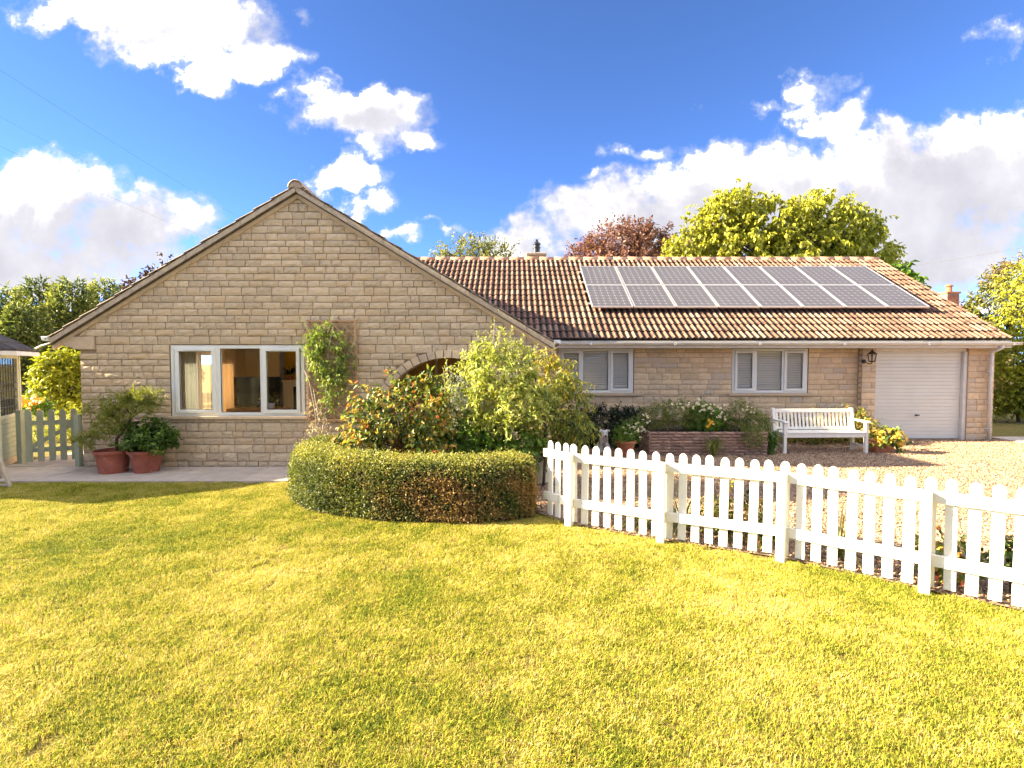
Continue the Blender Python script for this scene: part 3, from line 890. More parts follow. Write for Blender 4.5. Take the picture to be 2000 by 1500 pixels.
# living room behind the gable window
rm = MB()
RX0, RX1, RYB = XL + .26, -3.0, 13.45
rm.box(RX0, -6.04, RYB, RYB + .1, 0, 2.25).box(-6.04, RX1, RYB + .28, RYB + .4, 0, 2.25).box(RX1, RX1 + .1, YG + .3, RYB + .4, 0, 2.25)
room = rm.build('living_room', M_['wall_room'], house)
tag(room, 'cream painted living room seen through the window')
box('ceiling', M_['white_wall'], room, RX0, RX1, YG + .3, RYB + .4, 2.16, 2.2)
box('room_floor', M_['room_floor'], room, RX0, RX1, YG + .3, RYB + .4, 0.0, .02)
box('accent_wall', M_['wall_yellow'], room, -6.035, -4.9, RYB + .262, RYB + .276, 0.02, 2.155)
box('room_wall', M_['wall_room'], room, RX0 + .002, RX0 + .012, YG + .3, 10.74, .02, 2.15)
box('room_wall', M_['wall_room'], room, RX0 + .002, RX0 + .012, 12.73, RYB, .02, 2.15)
# glazed garden door in the side wall
gdr = MB()
gx = XL + .06
for ya in (10.75, 11.735):
    gdr.box(gx, gx + .06, ya, ya + .08, 0.02, 2.02).box(gx, gx + .06, ya + .91, ya + .97, 0.02, 2.02).box(gx, gx + .06, ya + .08, ya + .91, 1.94, 2.02).box(gx, gx + .06, ya + .08, ya + .91, .02, .2)
gdo = gdr.build('garden_door', M_['upvc'], house)
tag(gdo, 'glazed white door of the living room leading to the side garden')
for ya in (10.75, 11.735):
    box('pane', M_['glass'], gdo, gx + .025, gx + .03, ya + .08, ya + .91, .2, 1.94)
# ================================================================ FOLIAGE TOOLS
def nrm(a): return a / (np.linalg.norm(a, axis=-1, keepdims=True) + 1e-9)
def leaves(pos, d, n, L, Wd, tint, fold=0.22, curl=0.15):
    pos = np.asarray(pos); N = len(pos)
    L = np.broadcast_to(L, (N,))[:, None]; Wd = np.broadcast_to(Wd, (N,))[:, None]
    d = nrm(d)
    s = nrm(np.cross(d, n)); n2 = np.cross(s, d)
    mid = pos + d * L * 0.45
    V = np.stack([pos, mid - s * Wd / 2 + n2 * Wd * fold, pos + d * L - n2 * L * curl, mid + s * Wd / 2 + n2 * Wd * fold], 1).reshape(-1, 3)
    b = np.arange(N)[:, None] * 4
    F = np.concatenate([b + np.array([[0, 2, 1]]), b + np.array([[0, 3, 2]])], 1).reshape(-1, 3)
    return V, F, np.repeat(np.clip(tint, 0, 1), 4)
def sines(p, f, seed):
    r = np.random.default_rng(seed)
    v = np.zeros(len(p))
    for k in range(5):
        kdir = r.normal(size=3); kdir /= np.linalg.norm(kdir)
        v += np.sin(p @ kdir * f * (0.7 + 0.35 * k) + r.random() * 6.28)
    return v / 5
def crown(blobs, n, twig, lpt, L, Wd, seed, shell=0.5, up=0.3, droop=0.3, gap=None, gapf=3.0, jit=0.05, tintf=None, zmin=0.03, spread=0.8, tv=0.2, flat=0.8, fold=.22, clipy=None):
    r = np.random.default_rng(seed)
    B = np.array(blobs, float)
    wgt = B[:, 3] * B[:, 4] + B[:, 4] * B[:, 5] + B[:, 3] * B[:, 5]
    idx = r.choice(len(B), n, p=wgt / wgt.sum())
    dirs = nrm(r.normal(size=(n, 3)))
    rad = 1 - shell * r.random(n) ** 1.6
    o = B[idx, :3] + dirs * B[idx, 3:] * rad[:, None] + r.normal(size=(n, 3)) * jit
    deep = np.zeros(n, bool)
    for k in range(len(B)):
        q = (((o - B[k, :3]) / B[k, 3:]) ** 2).sum(1)
        deep |= q < 0.30
    keep = ~deep
    if gap is not None: keep &= sines(o, gapf, seed + 1) > gap
    o, dirs = o[keep], dirs[keep]
    n = len(o)
    td = nrm(dirs * 0.7 + np.array([0, 0, up]) + r.normal(size=(n, 3)) * 0.45)
    tw = twig * (0.6 + 0.8 * r.random(n))
    ttint = r.normal(size=n) * tv * 0.6
    t = (np.arange(lpt)[None, :] + r.random((n, lpt))) / lpt
    p = o[:, None] + td[:, None] * (tw[:, None, None] * (t[..., None] - 0.45))
    p[..., 2] -= droop * tw[:, None] * t ** 2 * 0.5
    p = p.reshape(-1, 3)
    m = len(p)
    ld = nrm(np.repeat(td, lpt, 0) * 0.45 + r.normal(size=(m, 3)) * spread * 0.6 + np.array([0, 0, -droop]))
    ln = nrm(np.repeat(dirs, lpt, 0) * 0.5 + np.array([0, 0, flat]) + r.normal(size=(m, 3)) * 0.4)
    tint = 0.45 + np.repeat(ttint, lpt) + r.normal(size=m) * tv
    if tintf is not None: tint = tintf(p, tint, r)
    ok = p[:, 2] > zmin
    if clipy is not None: ok &= p[:, 1] < clipy
    sc = 0.7 + 0.6 * r.random(m)
    return leaves(p[ok], ld[ok], ln[ok], (L * sc)[ok], (Wd * sc)[ok], tint[ok], fold)
def cat_l(*a):
    V, F, T, o = [], [], [], 0
    for (v, f, t) in a:
        V.append(v); F.append(f + o); T.append(t); o += len(v)
    return np.concatenate(V), np.concatenate(F), np.concatenate(T)
def leaf_obj(name, data, mat, parent):
    return inst(name, np_mesh(name, data[0], data[1], mat, data[2]), parent)
def shoots(specs, L, Wd, seed, per=14, tintb=0.6, tv=0.15, droop=0.1):
    """upright leafy shoots: (base, tip)"""
    r = np.random.default_rng(seed)
    out = []
    for (a, b) in specs:
        a, b = np.array(a), np.array(b)
        t = np.linspace(0.05, 1.0, per)
        p = a + (b - a) * t[:, None] + np.sin(t * 3)[:, None] * r.normal(size=3) * 0.03
        ang = np.arange(per) * 2.4 + r.random() * 6
        d = np.stack([np.cos(ang), np.sin(ang), 0.5 - droop + 0.4 * r.random(per)], 1) + (b - a) / np.linalg.norm(b - a) * 0.5
        nn = np.tile([0, 0, 1.0], (per, 1)) + r.normal(size=(per, 3)) * 0.3
        sc = (1.15 - 0.55 * t) * (0.8 + 0.4 * r.random(per))
        out.append(leaves(p, d, nn, L * sc, Wd * sc, tintb + r.normal(size=per) * tv))
    return cat_l(*out)
def stems(paths, mat, parent, name='stem', n=5):
    m = MB()
    for (pts, r0, r1) in paths:
        k = len(pts)
        m.tube(pts, [r0 + (r1 - r0) * i / (k - 1) for i in range(k)], n)
    return m.build(name, mat, parent, smooth=True)
def branching(base, top, blobs, r0, seed, sub=4):
    """trunk from base to top, limbs into each clump, twigs towards its shell"""
    r = random.Random(seed)
    base, top = Vector(base), Vector(top)
    out = []
    mid = (base + top) / 2 + Vector((r.uniform(-.1, .1), r.uniform(-.1, .1), 0)) * (top - base).length * 0.5
    out.append(([base, mid, top], r0, r0 * 0.6))
    for b in blobs:
        c = Vector(b[:3])
        st = top.lerp(mid, r.random() * 0.7)
        m1 = st.lerp(c, 0.5) + Vector((r.uniform(-1, 1), r.uniform(-1, 1), r.uniform(-.2, .6))) * (c - st).length * 0.1
        out.append(([st, m1, c], r0 * 0.5, r0 * 0.2))
        for q in range(sub):
            v = Vector((r.gauss(0, 1), r.gauss(0, 1), r.gauss(0.3, 1))).normalized()
            e = c + Vector((v.x * b[3], v.y * b[4], v.z * b[5])) * 0.92
            s2 = m1.lerp(c, r.random())
            out.append(([s2, s2.lerp(e, .5) + Vector((r.uniform(-1, 1), r.uniform(-1, 1), r.uniform(-1, 1))) * (e - s2).length * .1, e], r0 * 0.22, r0 * 0.05))
    return out
def pb(x, y, Y, rx, rz, ry=None):
    c = P(x, y, Y); k = Y / FPX
    return (c.x, c.y, c.z, rx * k, (ry if ry else rx * 0.85) * k, rz * k)
def straps(specs, seed, wd=0.022, seg=5):
    """arching strap leaves: (base, length, azimuth, lean)"""
    r = np.random.default_rng(seed)
    V, F, T = [], [], []
    for (b, L, az, lean) in specs:
        o = len(V)
        tt = r.random()
        side = np.array([-math.sin(az), math.cos(az), 0])
        p = np.array(b, float)
        ang = R(88) - lean * 0.25
        for k in range(seg + 1):
            q = k / seg
            wq = wd * (1 - q ** 2.2) * (0.6 + 0.4 * min(1, q * 4)) + 0.001
            V += [p - side * wq / 2, p + side * wq / 2]
            T += [tt, tt]
            ang -= lean * 1.6 / seg
            p = p + np.array([math.cos(az) * math.cos(ang), math.sin(az) * math.cos(ang), math.sin(ang)]) * L / seg
        for k in range(seg):
            a = o + 2 * k
            F += [(a, a + 1, a + 2), (a + 1, a + 3, a + 2)]
    return np.array(V), np.array(F), np.array(T)
def strap_clump(c, n, L, spread, seed, wd=0.02, lean=(0.2, 1.2)):
    r = random.Random(seed)
    sp = []
    for k in range(n):
        az = r.random() * 6.283
        sp.append(((c[0] + math.cos(az) * spread * r.random(), c[1] + math.sin(az) * spread * r.random(), c[2]), L * r.uniform(.6, 1.1), az, r.uniform(*lean)))
    return straps(sp, seed, wd)
def blooms(pos, rad, seed, face=(0, -0.8, 0.6), petals=7, ctr=1.0):
    r = np.random.default_rng(seed)
    V, F, T = [], [], []
    for p in pos:
        p = np.array(p, float)
        n = nrm(np.array(face) + r.normal(size=3) * 0.45)
        a = nrm(np.cross(n, [0.3, 0.1, 1.0])); b = np.cross(n, a)
        rr_ = rad * (0.75 + 0.5 * r.random())
        tt = r.random() * 0.5
        o = len(V)
        V.append(p + n * rr_ * .25); T.append(ctr)
        for ring, (q, h) in enumerate(((.38, .12), (1.0, 0.0))):
            for k in range(petals * 2):
                t = math.pi * k / petals
                f = q * (1.0 if (k % 2 == 0 or ring == 0) else 0.62)
                V.append(p + (a * math.cos(t) + b * math.sin(t)) * rr_ * f + n * rr_ * h); T.append(ctr if ring == 0 and ctr > .9 else tt)
        m = petals * 2
        for k in range(m):
            k2 = (k + 1) % m
            F.append((o, o + 1 + k, o + 1 + k2))
            F.append((o + 1 + k, o + 1 + m + k, o + 1 + m + k2))
            F.append((o + 1 + k, o + 1 + m + k2, o + 1 + k2))
    return np.array(V), np.array(F), np.array(T)

# ================================================================ SOLAR PANELS
def solarmat():
    m, t = newmat('solar_cells')
    co = t.n('ShaderNodeTexCoord').outputs['Object']
    s = t.n('ShaderNodeSeparateXYZ', _0=co)
    u = t.math('MULTIPLY', t.math('SUBTRACT', s.outputs[0], 0.026), 6 / 0.942)
    v = t.math('MULTIPLY', t.math('SUBTRACT', s.outputs[1], 0.026), 8 / 1.266)
    fu, fv = t.math('FRACT', u), t.math('FRACT', v)
    du = t.math('SUBTRACT', 0.5, t.math('ABSOLUTE', t.math('SUBTRACT', fu, 0.5)))
    dv = t.math('SUBTRACT', 0.5, t.math('ABSOLUTE', t.math('SUBTRACT', fv, 0.5)))
    line = t.math('LESS_THAN', t.math('MINIMUM', du, dv), 0.018)
    diam = t.math('LESS_THAN', t.math('ADD', du, dv), 0.17)
    bus = t.math('LESS_THAN', t.math('ABSOLUTE', t.math('SUBTRACT', t.math('ABSOLUTE', t.math('SUBTRACT', fu, 0.5)), 0.22)), 0.012)
    white = t.math('MAXIMUM', line, diam)
    col = t.mix(t.noise(co, 9, 4).outputs[0], (0.06, 0.057, 0.066), (0.082, 0.077, 0.086))
    col = t.mix(t.math('MULTIPLY', bus, 0.5), col, (0.35, 0.35, 0.36))
    col = t.mix(white, col, (0.30, 0.29, 0.30))
    b = t.n('ShaderNodeBsdfPrincipled', _Base__Color=col, _Roughness=0.5)
    b.inputs['Specular IOR Level'].default_value = 0.35
    b.inputs['Coat Weight'].default_value = 0.25
    b.inputs['Coat Roughness'].default_value = 0.08
    t.n('ShaderNodeOutputMaterial', _Surface=b.outputs[0])
    return m
M_['cells'] = solarmat()
PW, PH = 0.994, 1.335
pframe = MB()
fw, fz = 0.026, 0.042
pframe.box(0, PW, 0, fw, 0, fz).box(0, PW, PH - fw, PH, 0, fz).box(0, fw, fw, PH - fw, 0, fz).box(PW - fw, PW, fw, PH - fw, 0, fz)
pf_me = pframe.mesh('frame', M_['alum'])
pc_me = MB().box(fw - .002, PW - fw + .002, fw - .002, PH - fw + .002, 0.012, fz - .006).mesh('solar_cells', M_['cells'])
ords = ['first', 'second', 'third', 'fourth', 'fifth', 'sixth', 'seventh', 'last']
for row in range(2):
    for k in range(8):
        s0 = 1.33 + row * (PH + .022)
        x = 1.93 + k * (PW + .025)
        o = (x, EY + s0 * cosm - .13 * sinm, EZ + s0 * sinm + .13 * cosm)
        T = slope_frame(o, (1, 0, 0), (0, cosm, sinm))
        e = thing('solar_panel', f'{ords[k]} dark solar panel along the {"lower" if row == 0 else "upper"} row, counted from the gable', 'solar panel', o, 'solar panels on the main roof')
        e.matrix_basis = T; W[e.name] = T.copy()
        inst('frame', pf_me, e, T); inst('solar_cells', pc_me, e, T)
for row in range(2):
    for q in (0.3, 1.03):
        s0 = 1.33 + row * (PH + .022) + q
        a = Vector((1.86, EY + s0 * cosm - .105 * sinm, EZ + s0 * sinm + .105 * cosm)); b = a + Vector((8.27, 0, 0))
        r_ = MB().beam(a, b, .04, .04, (0, -sinm, cosm)).build('mounting_rail', M_['alum'], mroof)

# ================================================================ PICKET FENCE
fence = thing('picket_fence', 'white round-topped picket fence curving between lawn and gravel drive', 'fence', (0.39, 5.87, 0))
pk = [(-.0375, 0), (.0375, 0), (.0375, .80)] + [(.0375 * math.cos(t), .80 + .05 * math.sin(t)) for t in [math.pi * q / 8 for q in range(1, 8)]] + [(-.0375, .80)]
pk_me = MB().prism(pk, -.01, .01).mesh('picket', M_['fence'])
post_me = MB().box(-.036, .036, -.036, .036, -.05, .785).mesh('post', M_['fence'])
acc = 0.04
for i in range(len(FENCE) - 1):
    a, b = Vector((*FENCE[i], 0)), Vector((*FENCE[i + 1], 0))
    d = (b - a); L = d.length; d.normalize()
    n = Vector((d.y, -d.x, 0))            # towards the lawn
    if n.y > 0: n = -n
    rot = Matrix.Rotation(math.atan2(d.y, d.x), 4, 'Z')
    ext = .03
    for (z0, z1) in ((.695, .785), (.205, .295)):
        MB().beam(a - d * ext * (i == 0) + Vector((0, 0, (z0 + z1) / 2)), b + Vector((0, 0, (z0 + z1) / 2)), .034, z1 - z0).build('rail', M_['fence'], fence, bevel=.004)
    while acc < L:
        p = a + d * acc - n * .0275
        T = Matrix.Translation(p + Vector((0, 0, .03 + random.uniform(-.006, .006)))) @ rot @ Matrix.Rotation(random.uniform(-.012, .012), 4, 'Y')
        o = inst('picket', pk_me, fence, T); add_bevel(o, .003, 1)
        acc += .1265 + random.uniform(-.003, .003)
    acc -= L
    if i > 0:
        T = Matrix.Translation(a + n * .054) @ rot @ Matrix.Rotation(random.uniform(-.006, .006), 4, 'Y')
        o = inst('post', post_me, fence, T); add_bevel(o, .006)

# ================================================================ BENCH
bo, bx = Vector((5.255, 9.95, 0)), Vector((1.672, .05, 0)).normalized()
by = Vector((-bx.y, bx.x, 0))
bench = thing('garden_bench', 'white slatted wooden garden bench in front of the far window', 'bench', bo)
BT = Matrix(((bx.x, by.x, 0, bo.x), (bx.y, by.y, 0, bo.y), (0, 0, 1, 0), (0, 0, 0, 1)))
def bp_(name, fn, mat='bench', bev=.005):
    m = MB(); fn(m)
    return m.build(name, M_[mat], bench, bevel=bev, M=BT)
BW, BD = 1.67, .44
for x in (0, BW - .06):
    bp_('front_leg', lambda m: m.box(x, x + .06, 0, .06, 0, .60))
    bp_('back_leg', lambda m: m.prism([(BD - .06, 0), (BD, 0), (BD, .40), (BD + .07, .855), (BD + .015, .855), (BD - .06, .40)], x, x + .06, 'x'))
    bp_('armrest', lambda m: m.prism([(-.05, .60), (BD, .615), (BD + .03, .645), (0.0, .635), (-.05, .62)], x - .012, x + .072, 'x'), bev=.008)
    bp_('side_rail', lambda m: m.box(x + .015, x + .045, .06, BD - .06, .32, .40))
    bp_('stretcher', lambda m: m.box(x + .015, x + .045, .06, BD - .06, .11, .16))
bp_('front_apron', lambda m: m.box(.06, BW - .06, .012, .042, .315, .395))
bp_('rear_apron', lambda m: m.box(.06, BW - .06, BD - .045, BD - .015, .33, .40))
for k in range(6):
    bp_('seat_slat', lambda m: m.box(.0 if k else .062, BW if k else BW - .062, -.005 + k * .068, .055 + k * .068, .397, .416))
bp_('top_rail', lambda m: m.prism([(BD + .012, .765), (BD + .045, .765), (BD + .058, .835), (BD + .022, .835)], .06, BW - .06, 'x'))
bp_('lower_back_rail', lambda m: m.prism([(BD - .035, .425), (BD - .003, .425), (BD + .005, .48), (BD - .027, .48)], .06, BW - .06, 'x'))
sl_me = MB().prism([(BD - .022, .478), (BD - .006, .478), (BD + .044, .768), (BD + .028, .768)], 0, .042, 'x').mesh('back_slat', M_['bench'])
for k in range(20):
    inst('back_slat', sl_me, bench, BT @ Matrix.Translation((.082 + k * (BW - .206) / 19, 0, 0)))

# ================================================================ RAISED BED
bed = thing('raised_planter', 'raised flower bed walled in thin rough split-faced bricks', 'raised bed', (3.75, 9.8, 0))
BX0, BX1, BY0 = 2.60, 4.86, 9.78
box('planter_core', M_['mortar_main'], bed, BX0 + .02, BX1 - .02, BY0 + .02, 11.9, 0, .40)
box('soil', M_['soil'], bed, BX0 + .1, BX1 - .1, BY0 + .1, 11.88, .40, .43)
nb, bh = 8, .057
bvar = []
for q in range(6):
    r = random.Random(300 + q)
    v, f = stone_variant(600 + q)
    bvar.append(MB().add(v, f).mesh('brick', M_['split']))
for j in range(nb):
    off = .11 if j % 2 else 0
    for (a, b) in split_len(BX0, BX1, random.Random(50 + j), .15, .26):
        T = Matrix.Translation(((a + b) / 2, BY0 - .006 + random.uniform(-.012, .008), j * bh + bh / 2)) @ Matrix.Diagonal((b - a - .008, .05, bh - .009, 1))
        inst('brick', random.choice(bvar), bed, T)
    for (a, b) in split_len(BY0 + .05, 11.85, random.Random(80 + j), .16, .28):
        T = Matrix.Translation((BX0 - .004 + random.uniform(-.008, .008), (a + b) / 2, j * bh + bh / 2)) @ Matrix.Rotation(R(-90), 4, 'Z') @ Matrix.Diagonal((b - a - .008, .05, bh - .009, 1))
        inst('brick', random.choice(bvar), bed, T)

# ================================================================ LANTERN
lp = P(1700, 698, YA - .16)
lan = thing('wall_lantern', 'black six-sided wall lantern on the pier beside the garage door', 'wall lamp', (lp.x, YA, lp.z))
def hexring(r0, z, c): return [(c[0] + r0 * math.cos(math.pi / 3 * k), c[1] + r0 * math.sin(math.pi / 3 * k), c[2] + z) for k in range(6)]
c = (lp.x + .03, YA - .17, lp.z)
m = MB()
for k in range(6):
    a_, b_ = hexring(.062, -.09, c)[k], hexring(.092, .07, c)[k]
    m.tube([a_, b_], .007, 5)
m.lathe([(.064, -.105), (.07, -.09), (.058, -.082)], 6, c)
m.build('lantern_frame', M_['black'], lan)
MB().lathe([(.104, .07), (.108, .078), (.05, .125), (.03, .135), (.03, .15), (.012, .16), (.012, .185), (.0, .195)], 6, c).build('lantern_roof', M_['black'], lan)
gm = MB()
for k in range(6):
    k2 = (k + 1) % 6
    l0, l1 = hexring(.058, -.085, c), hexring(.088, .068, c)
    gm.add([l0[k], l0[k2], l1[k2], l1[k]], [(0, 1, 2, 3)])
gm.build('lantern_glass', M_['glass'], lan)
MB().lathe([(.05, 0), (.05, .012), (.02, .03)], 14, (0, 0, 0)).build('wall_plate', M_['black'], lan, M=Matrix.Translation((lp.x - .045, YA - .004, lp.z - .09)) @ Matrix.Rotation(R(90), 4, 'X'))
MB().tube([(lp.x - .045, YA - .01, lp.z - .09), (lp.x - .03, YA - .08, lp.z - .12), (lp.x + .01, YA - .14, lp.z - .15), (c[0], c[1], lp.z - .13), (c[0], c[1], lp.z - .10)], .011, 8).build('bracket', M_['black'], lan, smooth=True)

# ================================================================ BLINDS (each light of the two main windows has its own)
names = {0: 'gable side', 1: 'middle', 2: 'garage side'}
for (a, b), wn_ in ((W2, 'window next to the gable'), (W3, 'window above the bench')):
    for i, (xa, xb) in enumerate(((a + .10, a + .54), (a + .58, a + 1.18), (a + 1.21, b - .10))):
        y = YM + .075
        bl = thing('venetian_blind', f'white venetian blind behind the {names[i]} pane of the {wn_}', 'blind', ((xa + xb) / 2, y, WZ1), 'white slatted window blinds')
        box('headrail', M_['blind'], bl, xa, xb, y - .015, y + .02, WZ1 - .085, WZ1 - .05)
        smesh = MB().beam((0, -.014, -.021), (0, .014, .021), xb - xa, .0022, (0, -.83, .55)).mesh('slat', M_['blind'])
        ns = 17
        for k in range(ns):
            inst('slat', smesh, bl, Matrix.Translation(((xa + xb) / 2, y, WZ0 + .06 + k * (WZ1 - WZ0 - .16) / (ns - 1))))
box('room_backing', M_['white_wall'], house, .95, 7.2, YM + .9, YM + .95, .02, 2.12)

# ================================================================ ROOM CONTENTS
tv = thing('television', 'large black flat television inside the gable window room', 'television', (-6.1, 12.5, .7))
t0, t1 = P(457, 737, 12.5), P(547, 792, 12.5)
box('screen', M_['screen'], tv, t0.x, t1.x, 12.5, 12.53, t1.z, t0.z, .004)
MB().box(t0.x - .012, t1.x + .012, 12.505, 12.55, t1.z - .012, t0.z + .012).box((t0.x + t1.x) / 2 - .2, (t0.x + t1.x) / 2 + .2, 12.46, 12.6, t1.z - .07, t1.z - .055).box((t0.x + t1.x) / 2 - .04, (t0.x + t1.x) / 2 + .04, 12.52, 12.56, t1.z - .06, t1.z).build('casing', M_['black'], tv)
tc_ = thing('cabinet', 'dark wood television cabinet under the black television', 'cabinet', (-6.1, 12.5, .02))
cz = t1.z - .072
box('carcass', M_['room_floor'], tc_, t0.x - .15, t1.x + .15, 12.35, 12.75, .03, cz)
for k in range(2):
    box('cabinet_door', M_['room_floor'], tc_, t0.x - .13 + k * (t1.x - t0.x + .28) / 2, t0.x - .15 + (k + 1) * (t1.x - t0.x + .28) / 2, 12.33, 12.348, .08, cz - .05)
tb = thing('side_table', 'low orange wooden table just inside the gable window', 'table', (-4.9, 9.6, .02))
ta = P(468, 799, 9.7); tb2 = P(545, 799, 9.7)
box('table_top', M_['wood_orange'], tb, ta.x, tb2.x, 9.4, 10.1, ta.z - .05, ta.z, .006)
for xx in (ta.x + .03, tb2.x - .09):
    for yy in (9.43, 10.0):
        box('leg', M_['wood_orange'], tb, xx, xx + .06, yy, yy + .06, .02, ta.z - .05)
def curtain(label, y0, y1, mat, x):
    n = 34
    vs, fs = [], []
    for (z, k) in ((.04, 1.0), (2.08, .8)):
        for i in range(n + 1):
            q = i / n
            vs.append((x + .035 * k * math.sin(q * 38) + .012 * math.sin(q * 17), y0 + (y1 - y0) * q, z))
    for i in range(n):
        fs.append((i, i + 1, n + 2 + i, n + 1 + i))
    o = MB().add(vs, fs).build('curtain', M_[mat], smooth=True)
    o.modifiers.new('thick', 'SOLIDIFY').thickness = .006
    return tag(o, label, 'curtain', 'curtains at the garden door')
curtain('pale curtain nearest the glass, seen in the first pane of the gable window', 10.66, 11.24, 'curtain', XL + .36)
curtain('warm beige curtain beside the television, seen in the middle pane', 12.17, 12.84, 'curtain_warm', XL + .36)
fp = thing('fireplace', 'white fireplace with dark opening at the edge of the gable window', 'fireplace', (-5.45, 13.3, 0))
f0, f1 = P(553, 742, 13.2), P(600, 742, 13.2)
box('mantel', M_['white_wall'], fp, f0.x - .03, f1.x + .3, 13.12, 13.7, f0.z - .05, f0.z, .008)
q0 = P(571, 755, 13.2)
m = MB().box(f0.x, q0.x, 13.2, 13.7, .02, f0.z - .05).box(q0.x, f1.x + .3, 13.2, 13.7, q0.z, f0.z - .05)
m.build('surround', M_['white_wall'], fp)
box('fire_opening', M_['black'], fp, q0.x, f1.x + .3, 13.26, 13.28, .02, q0.z)
M_['fern'] = leafmat('fern_leaves', [(.015, .03, .012), (.04, .06, .02)])
fe = thing('fern', 'dark drooping house fern on the white mantel inside', 'house plant', (-5.5, 13.3, f0.z))
fc = P(566, 728, 13.25)
d_ = strap_clump((fc.x, fc.y, fc.z - .05), 90, .34, .06, 4, .035, (.5, 1.5))
leaf_obj('fronds', d_, M_['fern'], fe)
MB().lathe([(.06, 0), (.085, .1), (.08, .1), (.055, .02)], 14, (fc.x, fc.y, f0.z)).build('pot', M_['terracotta_plain'], fe)
M_['bloom_white'] = leafmat('white_petals', [(.75, .73, .66), (.80, .78, .70), (.70, .45, .04)], .2)
ob = thing('potted_orchid', 'white flowers on the orange table inside the window', 'house plant', P(530, 797, 9.75))
oc = P(530, 797, 9.75)
leaf_obj('leaf_blades', strap_clump((oc.x, oc.y, oc.z + .08), 24, .30, .05, 6, .03, (.3, 1.2)), M_['fern'], ob)
rb = random.Random(3)
leaf_obj('blossoms', blooms([(oc.x + rb.uniform(-.28, .22), oc.y + rb.uniform(-.1, .1), oc.z + rb.uniform(.06, .24)) for k in range(16)], .026, 3), M_['bloom_white'], ob)
MB().lathe([(.05, 0), (.07, .1), (.065, .1), (.045, .02)], 14, (oc.x, oc.y, oc.z)).build('pot', M_['white_wall'], ob)

# ================================================================ TRELLIS on the gable wall
trl = thing('wall_trellis', 'brown diamond lattice trellis panel fixed beside the gable window', 'trellis', P(648, 822, YG - .03))
q0, q1 = P(601, 627, YG - .04), P(697, 821, YG - .04)
X0, X1, Z0, Z1 = q0.x, q1.x, q1.z, q0.z
yt = YG - .045
for (a, b) in (((X0, Z0), (X0, Z1)), ((X1, Z0), (X1, Z1))):
    MB().box(a[0] - .018, a[0] + .018, yt - .012, yt + .012, Z0 - .02, Z1 + .02).build('stile', M_['trellis'], trl, bevel=.003)
for z in (Z0, Z1):
    MB().box(X0 + .018, X1 - .018, yt - .011, yt + .011, z - .016, z + .016).build('cross_rail', M_['trellis'], trl, bevel=.003)
pitch = .155
for sgn in (1, -1):
    for k in range(-20, 24):
        cc = X0 + k * pitch               # x at z=Z0 going up with slope sgn
        pts = []
        for z in np.linspace(Z0, Z1, 200):
            x = cc + sgn * (z - Z0)
            if X0 <= x <= X1: pts.append((x, z))
        if len(pts) > 6:
            a, b = pts[0], pts[-1]
            MB().beam((a[0], yt + .006 * sgn, a[1]), (b[0], yt + .006 * sgn, b[1]), .008, .024).build('lath', M_['trellis'], trl)

# ================================================================ SUMMERHOUSE (octagonal, left edge)
V0, V1 = Vector((-8.99, 9.41)), Vector((-8.37, 8.38))
sd = (V1 - V0).length
octv = [V0, V1]
h = (V1 - V0).normalized()
for k in range(6):
    h = Vector((h.x * .70711 + h.y * .70711, -h.x * .70711 + h.y * .70711))
    octv.append(octv[-1] + h * sd)
cen = sum(octv, Vector((0, 0))) / 8
sh_ = thing('summerhouse', 'sage green octagonal summerhouse with leaded windows and dark shingle roof', 'summerhouse', (cen.x, cen.y, 0))
EH = 1.95
MB().add([(v.x, v.y, 0) for v in octv] + [(v.x, v.y, .12) for v in octv], [tuple(range(8, 16))[::-1]] + [((k + 1) % 8, k, k + 8, (k + 1) % 8 + 8) for k in range(8)]).build('base', M_['verge'], sh_)
for k in range(8):
    a, b = octv[k], octv[(k + 1) % 8]
    d = (b - a).normalized(); n = Vector((-d.y, d.x))
    if n.dot(a - cen) < 0: n = -n
    MB().beam((a.x, a.y, .12), (a.x, a.y, EH), .075, .075, (d.x, d.y, 0)).build('corner_post', M_['sage_light'], sh_, bevel=.008)
    def fp_(u, off, z): return Vector((a.x + d.x * u + n.x * off, a.y + d.y * u + n.y * off, z))
    for j in range(8):
        z = .125 + j * .086
        rot = Matrix(((d.x, n.x, 0), (d.y, n.y, 0), (0, 0, 1)))
        MB().obox(fp_(sd / 2, 0.0 - .004, z + .042), sd - .07, .018, .083, rot @ Matrix.Rotation(R(-5), 3, 'X')).build('board', M_['sage'], sh_, bevel=.003)
    fm = MB()
    rot = Matrix(((d.x, n.x, 0), (d.y, n.y, 0), (0, 0, 1)))
    for (u0, u1, z0, z1) in ((.03, sd - .03, .815, .875), (.03, sd - .03, 1.84, EH), (.03, .11, .875, 1.84), (sd - .11, sd - .03, .875, 1.84)):
        fm.obox(fp_((u0 + u1) / 2, .0, (z0 + z1) / 2), u1 - u0, .05, z1 - z0, rot)
    wo = fm.build('window', M_['sage_light'], sh_, bevel=.004)
    MB().obox(fp_(sd / 2, 0, 1.357), sd - .22, .005, .97, rot).build('pane', M_['glass'], wo)
    lm = MB()
    for q in range(1, 7):
        lm.obox(fp_(.11 + (sd - .22) * q / 7, .004, 1.357), .012, .008, .965, rot)
    for q in range(1, 7):
        lm.obox(fp_(sd / 2, .004, .875 + .965 * q / 7), sd - .22, .008, .012, rot)
    o = lm.build('leading', M_['dark'], wo)
M_['cream_board'] = pmat('cream_boarding', (.74, .67, .50), (.68, .61, .45), 5, .7)
